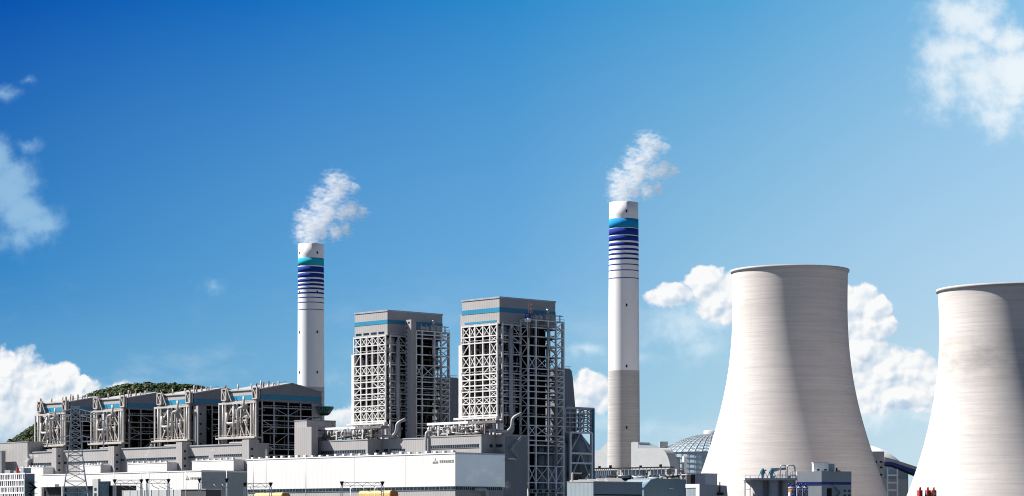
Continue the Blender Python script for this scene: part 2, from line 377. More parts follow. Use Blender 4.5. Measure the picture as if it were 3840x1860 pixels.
ctA = [(1017, 216), (1090, 214.5), (1161, 214.5), (1272, 219), (1345, 225), (1419, 234), (1493, 249), (1566, 266), (1625, 284), (1677, 300), (1751, 324), (1860, 361)]
cooling_tower(2962, 1500, ctA, 1017, 'wide pale concrete cooling tower standing whole, nearer the tall right chimney', .9)
ctB = [(1088, 273), (1161, 271.5), (1218, 269), (1290, 267.5), (1363, 271), (1436, 279), (1508, 291), (1580, 306), (1653, 322), (1726, 342), (1798, 364), (1860, 390)]
cooling_tower(3794, 1360, ctB, 1088, 'pale concrete cooling tower cut off by the right edge of the photo', .9)
for ob in [o for o in col.objects if o.name.startswith('cooling_tower')][1:]:
    m2 = M['concrete'].copy(); m2.name = 'stained_cooling_tower_concrete'; n = NT(m2.node_tree)
    b = m2.node_tree.nodes['Principled BSDF']; src = b.inputs['Base Color'].links[0].from_socket
    t = n.n.new('ShaderNodeTexCoord').outputs['Object']; z = n.sep(t)[2]
    bandm = n.m('MULTIPLY', n.step(z, 80, 102), n.step(z, 122, 106))
    dirt = n.m('MULTIPLY', bandm, n.step(n.noise(n.vm('MULTIPLY', t, (.05, .05, .10)), 1.0, 4, .6), .25, .8))
    n.put(b.inputs['Base Color'], n.mix(n.m('MULTIPLY', dirt, .55), src, (.22, .205, .20, 1)))
    for ch in ob.children:
        if ch.name.startswith('shell'): ch.data.materials[0] = m2

# ---------------------------------------------------------------- chimneys
def chimney(u, Y, rt, rb, vt, vb, vsplit, cyan, navy, holes, label):
    k = Y / F; t = plain('chimney', (u - CX) / F * Y, Y, label, 'chimney', 'striped chimneys')
    Yf = Y - rt * k
    zt = zz(vt, Yf); zb = zz(vb, Yf)
    def rad_(z): f = (z - zb) / (zt - zb); return (rb + (rt - rb) * f) * k
    zsplit = zz(vsplit, Yf)
    prof = [(rad_(z), z) for z in np.linspace(zsplit, zt, 14)]
    MB().lathe([(float(a), float(b)) for a, b in prof] + [(rad_(zt) - .8, zt), (rad_(zt) - .8, zt - 4)], 72).make('white_shaft', 'chimney_white', t)
    MB().lathe([(rad_(z) + .03, z) for z in np.linspace(0, zsplit, 12)], 72).make('concrete_shaft', 'chimney_concrete', t)
    MB().lathe([(rad_(zt) - .8, zt - 4), (.01, zt - 4)], 48).make('flue_cap', 'dark', t)
    fl = MB()
    for i in range(3):
        a = R(90 + 120 * i); fl.lathe([(2.2, zt - 4), (2.2, zt + .9), (1.9, zt + .9), (1.9, zt - 3)], 24, 3.6 * math.cos(a), 3.6 * math.sin(a))
    fl.make('flue', 'steel_grey', t)
    for a, b in ([cyan] + navy):
        z1, z0 = zz(a, Yf), zz(b, Yf)
        MB().lathe([(rad_(z0) + .01, z0), (rad_(z0) + .05, z0), (rad_(z1) + .05, z1), (rad_(z1) + .01, z1)], 72).make('turquoise_band' if (a, b) == cyan else 'navy_band', ('cyan' if u < 2000 else 'skyblue') if (a, b) == cyan else 'navy', t)
    for hu, hv_ in holes:
        z = zz(hv_, Yf); x = (hu - u) * k; r = rad_(z); y = -math.sqrt(max(.01, r * r - x * x))
        an = math.atan2(y, x); h = MB()
        c = Vector((r * math.cos(an), r * math.sin(an), z)); tg = Vector((-math.sin(an), math.cos(an), 0)) * .55; nr = Vector((math.cos(an), math.sin(an), 0)) * .12
        h.add([c + s * tg + q * nr + Vector((0, 0, zz_)) for q in (-3, 1) for s, zz_ in ((-1, -.95), (1, -.95), (1, .95), (-1, .95))],
              [(0, 1, 2, 3), (4, 7, 6, 5), (0, 4, 5, 1), (1, 5, 6, 2), (2, 6, 7, 3), (3, 7, 4, 0)])
        h.make('opening', 'dark', t)
    return t, zt
ch1, zt1 = chimney(1166, 1690, 48, 51, 911, 1700, 1450, (965, 994), [(998, 1019), (1023, 1039), (1045, 1056), (1061.5, 1070), (1077, 1084), (1094, 1100), (1112.5, 1116), (1131, 1134), (1158, 1160.5)],
        [(1126, 946), (1193, 946), (1126, 1094), (1193, 1094), (1126, 1244), (1193, 1244), (1126, 1395), (1193, 1395)], 'shorter striped white chimney rising behind the gabled boiler house')
ch2, zt2 = chimney(2339, 1640, 54.5, 61, 754, 1760, 1388, (817, 852), [(854, 879), (882, 901), (908, 920), (929, 937), (947, 954), (965, 972), (988, 992), (1010, 1013.5), (1039.5, 1042.5)],
        [(2347, 791), (2347, 1144), (2347, 1373), (2347, 1603)], 'tallest striped white chimney left of the big cooling tower')

# ---------------------------------------------------------------- steam plumes
def plume(X, Y, Z, sc, label, blob, dens, name='steam_plume', nsc=.16):
    bm_ = MB()
    for (x, y, z, r) in blob:
        n = 12; prof = [(max(.001, math.sin(math.pi * i / n)) * r * sc * 1.25, -math.cos(math.pi * i / n) * r * sc * 1.25 + z * sc) for i in range(n + 1)]
        bm_.lathe(prof, 20, x * sc, y * sc)
    m = bpy.data.materials.new(name); m.use_nodes = True; m.node_tree.nodes.clear(); n = NT(m.node_tree)
    t = n.n.new('ShaderNodeTexCoord').outputs['Object']
    wz = n.vm('MULTIPLY', n.vm('SUBTRACT', n.noise(n.vm('MULTIPLY', t, (1, 1, 1.3)), nsc / sc, 3, .6, out='Color'), (.5, .5, .5)), (7 * sc, 7 * sc, 5 * sc))
    p = n.vm('ADD', t, wz); acc = None
    for (x, y, z, r) in blob:
        d = n.m('SUBTRACT', 1.0, n.m('DIVIDE', n.vm('LENGTH', n.vm('SUBTRACT', p, (x * sc, y * sc, z * sc))), r * sc))
        acc = d if acc is None else n.m('MAXIMUM', acc, d)
    nn = n.noise(n.vm('MULTIPLY', t, (.8, .8, 1.7)), .30 / sc, 7, .68)
    f = n.m('ADD', acc, n.m('MULTIPLY', n.m('SUBTRACT', nn, .50), 2.7))
    dn = n.m('MULTIPLY', n.m('POWER', n.step(f, .0, 1.1), 1.8), dens / sc)
    vol = n.n.new('ShaderNodeVolumePrincipled'); vol.inputs['Color'].default_value = (1, 1, 1, 1); vol.inputs['Anisotropy'].default_value = 0.0
    n.put(vol.inputs['Density'], dn)
    out = n.n.new('ShaderNodeOutputMaterial'); n.l.new(vol.outputs[0], out.inputs['Volume'])
    m.cycles.homogeneous_volume = False
    o = bm_.make(name, m); o.location = (X, Y, Z)
    rm = o.modifiers.new('hull', 'REMESH'); rm.mode = 'VOXEL'; rm.voxel_size = 1.0 * sc
    return tag(o, label, 'steam', 'steam plumes over the chimneys' if name == 'steam_plume' else 'wisps of steam over the low halls')
zs_ = .0873
zp = [(330, 590, 60), (390, 592, 60), (350, 540, 95), (290, 515, 70), (430, 500, 80), (360, 450, 115), (440, 400, 100), (320, 390, 85), (490, 340, 95), (420, 300, 90), (500, 250, 90), (560, 190, 90), (530, 115, 85), (600, 130, 80),
      (590, 350, 80), (670, 335, 80), (740, 345, 60), (540, 490, 75), (630, 480, 60), (270, 470, 45), (680, 160, 50), (420, 200, 60)]
blob = [((a - 358) * zs_, (i % 3 - 1) * 2.2, (592 - b) * zs_, r * zs_ * 1.4) for i, (a, b, r) in enumerate(zp)]
plume((2339 - CX) / F * 1640, 1640, zt2, 1.0, 'white steam drifting right from the tallest chimney', blob, .155)
plume((1166 - CX) / F * 1690, 1690, zt1, 1.06, 'white steam drifting right from the shorter chimney', blob, .155)

# ---------------------------------------------------------------- steel frames
def frame_face(root, s, axis, fixed, pos, zs, zbot, ztop, cw, bw, steel, braces=(), brw=.45, out=-1, diag=()):
    """axis 'x': face in plane x=fixed, pos are y's.  axis 'y': face in plane y=fixed, pos are x's"""
    def P(a, z, o=0): return (fixed + o, a, z) if axis == 'x' else (a, fixed + o, z)
    lo, hi = min(pos), max(pos)
    for a in pos: MB().bar(P(a, zbot), P(a, ztop), cw).make('column', steel, root)
    for z in zs:
        e = .35 if axis == 'x' else .30
        MB().bar(P(lo, z, out * .12), P(hi, z, out * .12), bw, bw * 1.15).make('beam', steel, root)
    for i, j in braces:
        a, b = pos[i], pos[i + 1]; m = MB().bar(P(a, zs[j]), P(b, zs[j + 1]), brw); m.bar(P(a, zs[j + 1], .02), P(b, zs[j], .02), brw * .97)
        m.make('cross_brace', steel, root)
    for i, j, d in diag:
        a, b = pos[i], pos[i + 1]; z0, z1 = (zs[j], zs[j + 1]) if d > 0 else (zs[j + 1], zs[j])
        MB().bar(P(a, z0), P(b, z1), brw).make('diagonal_brace', steel, root)
class Rails:
    def __init__(s): s.parts = []
    def make(s, name, m, root):
        for p in s.parts: p.make(name, m, root)
def handrail(m, p, q, h=1.1):
    if isinstance(m, Rails): m.parts.append(MB()); m = m.parts[-1]
    p, q = Vector(p), Vector(q); m.bar(p + Vector((0, 0, h)), q + Vector((0, 0, h)), .14); n = max(1, int((q - p).length / 2.5))
    for i in range(n + 1): c = p.lerp(q, i / n); m.bar(c, c + Vector((0, 0, h)), .10)

def pipework(root, x0, x1, y0, y1, z0, z1, n, m, rr=(.15, .55), seed=1, axis='x'):
    rd = random.Random(seed); b = MB()
    for i in range(n):
        x, y = rd.uniform(x0, x1), rd.uniform(y0, y1); z = rd.uniform(z0, z1); r = rd.uniform(*rr); k = rd.random()
        if k < .42: b.tube([(x, y, z), (x, y, min(z1, z + rd.uniform(5, 22)))], r, 8)
        elif k < .70:
            q = rd.uniform(3, 9); p2 = (x, min(y1, y + q), z) if axis == 'x' else (min(x1, x + q), y, z)
            b.tube([(x, y, z), p2], r * .8, 8)
        elif k < .9:
            q = rd.uniform(2, 6); d = Vector((0, q, 0)) if axis == 'x' else Vector((q, 0, 0))
            p = Vector((x, y, z)); b.elbow([p, p + d, p + d + Vector((0, 0, min(rd.uniform(3, 9), max(.3, z1 - z))))], r, r * 3, 8)
        else: b.box(x - r, x + r, y - r * 2, y + r * 2, z, z + rd.uniform(1, 3))
    o = b.make('pipework', m, root); o['kind'] = 'stuff'; return o

# ---------------------------------------------------------------- the two tall boiler houses
def tall_boiler(s, uL, uR, vt, vclad_l, lit_u, lit_v, band, u_in, u_near, out_u, out_v, xend_top, label, shaft=None, low=None, seed=1, slot=None):
    t = s.root('boiler_house', label, 'boiler house', 'tall boiler houses')
    W = s.ly(uL); L = s.lx(uR); zt = s.z(vt); zc = s.z(vclad_l)
    MB().box(0, L, 0, W, zc, zt).make('cladding', 'clad', t)
    MB().box(-.25, L + .25, -.25, W + .25, zt, zt + .7).make('parapet', 'steel_grey', t)
    z0, z1 = s.z(band[1]), s.z(band[0])
    MB().box(-.12, 0 - .005, -.12, W + .06, z0, z1).box(-.005, L + .06, -.12, -.005, z0, z1).make('blue_band', 'azure', t)
    if slot:
        zs0, zs1 = s.z(slot[1]), s.z(slot[0])
        if slot[2] == 'band': MB().box(-.12, -.01, W * .08, W * .93, zs0, zs1).make('blue_band', 'azure', t)
        else:
            for i in range(4): MB().box(-.10, .3, W * (.10 + .23 * i), W * (.10 + .23 * i + .17), zs0, zs1).make('window', 'glass', t)
    zs = sorted([s.z(v) for v in lit_v]); ys = [s.ly(u) for u in lit_u]       # ys from the near corner outwards
    zbase = s.z(1660)
    nb = len(ys) - 1; nl = len(zs) - 1
    br = []; dg = []
    for j in range(nl):
        allx = j in (nl - 1, nl - 4, 0, 1)
        for i in range(nb):
            if allx or i == 0: br.append((i, j))
            elif i == nb - 1: dg.append((i, j, 1 if j % 2 else -1))
            elif i == 1 and j in (3, 5, 6): dg.append((i, j, 1 if j % 2 else -1))
    frame_face(t, s, 'x', -.6, ys, zs, zbase, zc + .3, .62, .46, 'steel', br, .28, -1, dg)
    # inner second frame line, seen through the first
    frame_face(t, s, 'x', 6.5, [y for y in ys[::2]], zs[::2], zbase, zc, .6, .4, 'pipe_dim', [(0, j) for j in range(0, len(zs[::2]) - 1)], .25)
    # boiler casing, floors
    zcore = zbase if not low else 0
    MB().box(10, L - 2, 5, W - 3, 4, zc).make('shade_black_casing', 'core', t)
    MB().box(.8, 10.5, W - 1.6, W - .9, zs[0], zc).make('shade_sheet', 'core', t)  # near-black sheet added to close gaps as interior shade
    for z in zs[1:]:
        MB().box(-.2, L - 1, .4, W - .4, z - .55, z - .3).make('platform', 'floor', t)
    hr = Rails()
    for z in zs[::3]: handrail(hr, (-.95, .5, z), (-.95, W - .5, z))
    hr.make('handrail', 'steel', t)
    pipework(t, 1.0, 9.0, 1.5, W - 2, zs[0], zc - 2, 80, 'pipe', (.2, .6), seed)
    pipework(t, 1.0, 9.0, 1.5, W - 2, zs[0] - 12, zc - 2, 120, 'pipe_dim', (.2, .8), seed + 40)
    d = MB()
    for i in range(5):
        y = W * (.16 + .165 * i); d.tube([(4.2, y, zs[3]), (4.2, y, zc - 6)], 1.2 if i % 2 else .8, 14)
    d.make('downcomer', 'pipe', t)
    # big ducts at the open near corner
    xi = s.lx(u_in[0], -.2); r = .95
    MB().elbow([(xi + .5, -1.6, zc - 2), (xi + .5, -1.6, zs[0] + 4), (xi + 1.5, -1.6, zs[0] - 8), (xi - 6, -1.6, zs[0] - 8)], r, 3, 14).make('steam_duct', 'pipe', t)
    MB().tube([(xi, 3, zs[-3]), (xi, 3, zc - .5)], 2.0, 18).make('riser_duct', 'pipe', t)
    pipework(t, 1.5, s.lx(u_in[1]) - 1, -.8, 3.5, zs[0] - 8, zc - 2, 46, 'pipe', (.15, .5), seed + 9, 'y')
    # shaded face up to the outer frame
    x1 = s.lx(u_in[1]); dd = -s.ly(u_near, x1)                     # outer frame stands dd metres forward
    dd = max(dd, 5.0)
    zo = sorted([s.z(v, 0, -dd) for v in out_v]); zmain = [z for z in zo if z > zs[0] - 20]
    frame_face(t, s, 'y', -.6, [1.2, x1 * .55, x1], [z for z in zs], zbase, zc + .3, .6, .45, 'steel', [], .32, -1, [(1, nl - 1, -1), (1, nl - 2, -1), (1, nl - 3, -1), (0, 2, 1)])
    hr = Rails()
    for z in zs: handrail(hr, (1, -1.0, z), (x1, -1.0, z))
    hr.make('handrail', 'steel', t)
    # lit flank and front of the outer frame
    xo = [s.lx(u, -dd) for u in out_u]; zlow = 0 if low else s.z(1665)
    ztop = zo[-1]
    frame_face(t, s, 'x', xo[0], [-dd + .05, -.9], zo, zlow, ztop, .6, .4, 'steel', [], .3, -1, [(0, j, 1 if j % 2 else -1) for j in range(0, len(zo) - 1)])
    nO = len(xo) - 1; nz_ = len(zo) - 1
    big = [j for j in range(nz_) if (zo[j + 1] - zo[j]) > 4.2]
    xb = [(i, j) for k, j in enumerate(big) if k % 2 == 1 for i in range(nO - 1)]
    frame_face(t, s, 'y', -dd, xo, zo, zlow, ztop, .68, .42, 'steel', xb, .28, -1, [(nO - 1, j, 1) for j in range(nz_)])
    xe = xo[-1]
    frame_face(t, s, 'x', xe + .03, [-dd + 1.0, 3.0, W * .5], zo[::1], zlow, ztop, .5, .34, 'steel', [], .28, 1, [(i, j, 1 if (i + j) % 2 else -1) for i in range(2) for j in range(nz_)])
    for k, z in enumerate(zo[:-1]):
        MB().box(xo[0] + .3, xo[-2], -dd + .5, -.5 if z > 20 else 4, z - .45, z - .25).make('platform', 'floor', t)
    hr = Rails()
    for z in zo: handrail(hr, (xo[0], -dd - .45, z), (xe, -dd - .45, z)) if int(z) % 3 == 0 else None
    hr.make('handrail', 'steel_grey', t)
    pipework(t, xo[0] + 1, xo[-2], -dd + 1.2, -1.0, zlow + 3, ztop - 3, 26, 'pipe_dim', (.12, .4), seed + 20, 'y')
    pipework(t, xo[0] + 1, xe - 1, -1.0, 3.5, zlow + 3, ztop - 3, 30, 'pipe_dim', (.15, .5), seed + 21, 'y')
    MB().elbow([(xo[-2] - 1.2, -dd - 1.6, zo[2]), (xo[-2] - 1.2, -dd - 1.6, ztop - 14), (xo[-2] - 6, -dd - 1.6, ztop - 12), (xo[-2] - 6, -dd - 1.6, ztop - 3)], .55, 1.5, 10).make('vent_pipe', 'pipe', t)
    # near-black sheet standing in for shade between the outer frame and the casing
    MB().box(xo[0] + 2.5, xo[-2] + .3, 1.0, 4.0, zlow, ztop - 4 if not low else ztop - 4).make('shade_sheet', 'core', t)
    # machinery on the outer frame's top
    m = MB().box(xo[1] + 1, xo[1] + 5, -dd + 1, -dd + 4, ztop, ztop + 2.2).box(xo[-2] - 5, xo[-2] + 1, -dd + 1, -dd + 4.5, ztop, ztop + 3.0).tube([(xo[-2] - 3, -dd + 2, ztop + 3), (xo[-2] - 3, -dd + 2, ztop + 5.5)], .7, 10)
    for x in (xo[1], xo[1] + 3, xo[-2] - 2, xo[-2] + 3): m.bar((x, -dd + .5, ztop), (x, -dd + .5, ztop + 3), .35)
    m.bar((xo[-2] - 4, -dd + .5, ztop + 2.6), (xe, -dd + .5, ztop + 2.6), .4)
    m.make('roof_plant', 'pipe', t)
    # slim enclosed side bay on the far left
    yl0, yl1 = s.ly(uL, 0), s.ly(uL - (15 if not low else 16), 0)
    zsb = s.z(1331 if not low else 1296, 0, yl1)
    MB().box(.4, 4, yl0 + .6, yl1, s.z(1590), zsb).make('side_bay', 'steel', t)
    if low: MB().box(1.2, 5, yl0 + .3, yl1 - .2, zsb + .02, s.z(1180, 0, yl1)).make('side_bay', 'clad', t)
    # support deck, legs and hoppers below the frame
    zd = zs[0]
    MB().box(-2.2, -.05, -.5, yl1 + .5, zd - 1.5, zd - .6).make('deck_girder', 'steel', t)
    lg = MB()
    for i, y in enumerate(ys): lg.bar((1.5, y, zbase - 4), (1.5, y, zd - 1.6), .9)
    lg.bar((1.5, ys[0], zd - 7), (1.5, ys[-1], zd - 7), .5).make('support_leg', 'steel', t)
    hp = MB()
    for i in range(3):
        y = W * (.2 + .28 * i); hp.tube([(4, y, zd - 2.0), (4, y, zd - 4.5), (4, y, zd - 9)], [2.2, 2.2, .7], 12)
    hp.make('ash_hopper', 'pipe', t)
    pipework(t, .5, 7, 1, W - 1, zbase - 3, zd - 1, 50, 'pipe', (.2, .6), seed + 60)
    if shaft:
        ua, ub, uc, vs_ = shaft
        y0 = -dd - 2.5; xs0 = s.lx(ub, y0); ya = s.ly(ua, xs0); xs1 = s.lx(uc, y0)
        MB().box(xs0, xs1, y0, ya, s.z(1655), s.z(vs_, xs0, y0)).make('lift_shaft', 'clad', t)
        MB().box(xs0 - .08, xs0 + .02, y0 + 1.0, y0 + 2.2, s.z(vs_ + 14, xs0, y0), s.z(vs_ + 8, xs0, y0)).make('window', 'glass', t)
        w_ = MB()
        for k in range(26):
            z = s.z(vs_ + 18 + k * 16, xs0, y0); w_.box(xs0 - .06, xs0 + .01, ya - 1.2, ya - .5, z, z + .8)
        w_.make('shaft_window', 'glass', t)
    return t, s, dd, xo, zo
s1 = line(1453, 0)
t1 = tall_boiler(s1, 1330, 1659, 1167, 1257, [1450, 1423, 1401, 1379, 1358, 1332], [1259, 1292, 1321, 1367, 1403, 1429, 1452, 1475, 1496, 1520, 1540, 1578], (1198, 1213),
    (1482, 1521), 1548, [1560, 1582, 1629, 1653, 1684], [1234, 1248, 1262, 1292, 1324, 1364, 1408, 1427, 1452, 1475, 1492, 1517, 1543, 1585, 1601, 1630], 1659,
    'left of the two tall boiler houses, with a grey lift shaft on its shaded face', shaft=(1521, 1542, 1560, 1198), seed=3, slot=(1242, 1250, 'win'))
s2 = line(1873, 0)
t2 = tall_boiler(s2, 1733, 2082.5, 1117.5, 1214, [1869, 1842, 1816, 1786, 1766, 1737], [1216, 1257, 1281, 1327, 1371, 1399, 1421, 1442, 1464, 1486, 1511, 1556], (1152, 1169),
    (1905, 1947), 1981, [1981, 2009, 2055, 2084, 2113], [1192.5, 1221, 1255, 1289, 1330, 1377, 1402, 1421, 1442, 1464, 1489, 1517, 1558, 1592, 1630, 1649, 1667, 1696, 1746, 1808, 1846], 2082,
    'right of the two tall boiler houses, its steel frame reaching down to the ground', low=True, seed=5, slot=(1199, 1206, 'band'))
# hoist on top of the right one
tt, ss, dd2, xo2, zo2 = t2
xh = ss.lx(1983, -dd2); zh = zo2[-1]
cr = ss.root('hoist_crane', 'small hoist with red mast and blue white cab on the right tall boiler house', 'crane')
cm = MB()
for i in (-1, 1):
    for j in (-1, 1): cm.bar((xh + i * .55, -dd2 - 1 + j * .55, zh - 8), (xh + i * .55, -dd2 - 1 + j * .55, zh + 7), .14)
for k in range(10):
    z = zh - 8 + k * 1.5
    cm.bar((xh - .55, -dd2 - 1.55, z), (xh + .55, -dd2 - 1.55, z + 1.5), .1).bar((xh - .55, -dd2 - 1.55, z), (xh + .55, -dd2 - 1.55, z), .1)
cm.make('mast', 'rust', cr)
MB().box(xh - 2.6, xh - .9, -dd2 - 2.4, -dd2 - .2, zh + .4, zh + 2.0).make('cab', 'blue', cr)
MB().box(xh - 2.7, xh - 1.0, -dd2 - 2.5, -dd2 - .1, zh - 1.2, zh + .3).make('counterweight', 'chimney_white', cr)
MB().bar((xh - 3.4, -dd2 - 1, zh + 2.4), (xh + 4, -dd2 - 1, zh + 2.6), .35).make('jib', 'blue', cr)

# bunker towers behind the tall houses, lower hopper frame at the right
def slab(s, yb, ua, ub, vt, label, rnd):
    t = s.root('bunker_tower', label, 'bunker tower', 'dark bunker towers')
    xa, xb = s.lx(ua, yb), s.lx(ub, yb); z = s.z(vt, xa, yb)
    poly = [(xa, 0), (xb + (2.0 if rnd else 0), 0), (xb + (1.3 if rnd else 0), s.z(1530, xb, yb)), (xb - .3, z - 4), (xb - 1, z - 1), (xb - 2.2, z), (xa, z)]
    MB().prism(poly, 'y', yb, yb + 16).make('bunker_shell', 'clad_dark', t)
    m = MB().bar((xa, yb - .3, z + .9), (xb - 2, yb - .3, z + .9), .14)
    for i in range(6): x = xa + (xb - 2 - xa) * i / 5; m.bar((x, yb - .3, z), (x, yb - .3, z + 1), .12)
    m.make('railing', 'steel_grey', t); return t
slab(s1, 6, 1668, 1728, 1414, 'dark grey bunker tower filling the gap between the tall boiler houses', False)
slab(s2, 6, 2096, 2150, 1380, 'dark grey round shouldered bunker tower right of the right tall boiler house', True)
hp = s2.root('hopper_frame', 'low steel frame around a conical hopper beside the tall frame', 'steel structure')
yq = -dd2 + .4
hx = [s2.lx(u, yq) for u in (2120, 2136, 2160, 2172, 2188, 2203, 2218)]; hz_ = [s2.z(v, hx[0], yq) for v in (1620, 1600, 1583, 1565, 1548, 1531)]
frame_face(hp, s2, 'y', yq, hx, hz_, hz_[0], hz_[-1], .45, .35, 'steel_grey', [(i, j) for i in (3, 5) for j in range(0, 5)], .22)
frame_face(hp, s2, 'x', hx[-1] + .1, [yq + .5, yq + 7, yq + 14], hz_, 0, hz_[-1], .6, .35, 'steel_grey', [(0, j) for j in range(5)], .25, 1)
lx2 = [hx[1], hx[-1] - .25]; lz2 = [s2.z(v, hx[0], yq) for v in (1858, 1808, 1736, 1699, 1621)]
MB().bar((hx[-1] + .75, yq - .5, 0), (hx[-1] + .75, yq - .5, hz_[-1] + .5), .8).make('corner_column', 'teal_steel', hp)
MB().bar((hx[0], yq - .5, hz_[-1] + .4), (hx[-1] + .5, yq - .5, hz_[-1] + .4), .7).make('top_girder', 'steel_grey', hp)
frame_face(hp, s2, 'y', yq - .4, lx2, lz2[::1], 0, hz_[0], .9, .7, 'steel', [], .5)
m = MB(); xm = (lx2[0] + lx2[1]) / 2
for a, b in ((0, 1), (1, 3), (3, 4)):
    m.bar((lx2[0], yq, lz2[a]), (xm, yq, lz2[b]), .5).bar((lx2[1], yq, lz2[a]), (xm, yq, lz2[b]), .5)
m.make('diagonal_brace', 'steel_grey', hp)
xc = s2.lx(2168, yq + 7); yc = yq + 7; zv = lambda v: s2.z(v, xc, yc)
MB().lathe([(0.01, zv(1624)), (1.4, zv(1627)), (5.6, zv(1672)), (5.8, zv(1700)), (5.8, zv(1745))], 32, xc, yc).make('silo_top', 'slate', hp)
MB().lathe([(5.9, zv(1745)), (6.1, zv(1748)), (6.1, zv(1762)), (2.0, zv(1808)), (1.4, zv(1830)), (1.4, 0)], 32, xc, yc).make('silo_funnel', 'bluegrey', hp)
xd = s2.lx(2088, yq + 5)
m = MB()
for i in range(4): m.tube([(s2.lx(2020 + i * 26, 0), -1.2, 2), (s2.lx(2020 + i * 26, 0), -1.2, s2.z(1655))], 2.2 if i % 2 else 1.7, 18)
m.make('storage_vessel', 'slate', hp)
pipework(hp, hx[0], hx[-1] - 1, yq + 1, yq + 4, 6, hz_[-1] - 2, 40, 'pipe_dim', (.12, .45), 77, 'y')
MB().box(s2.lx(1990, -dd2 - 1), s2.lx(2086, -dd2 - 1), -dd2 - 1.6, -dd2 - .7, s2.z(1848), s2.z(1833)).make('walkway_panel', 'slate', hp)
for u in (1995, 2016, 2040, 2064): MB().box(s2.lx(u, -dd2 - 1), s2.lx(u + 12, -dd2 - 1), -dd2 - 1.68, -dd2 - 1.5, s2.z(1845), s2.z(1837)).make('panel_opening', 'dark', hp)

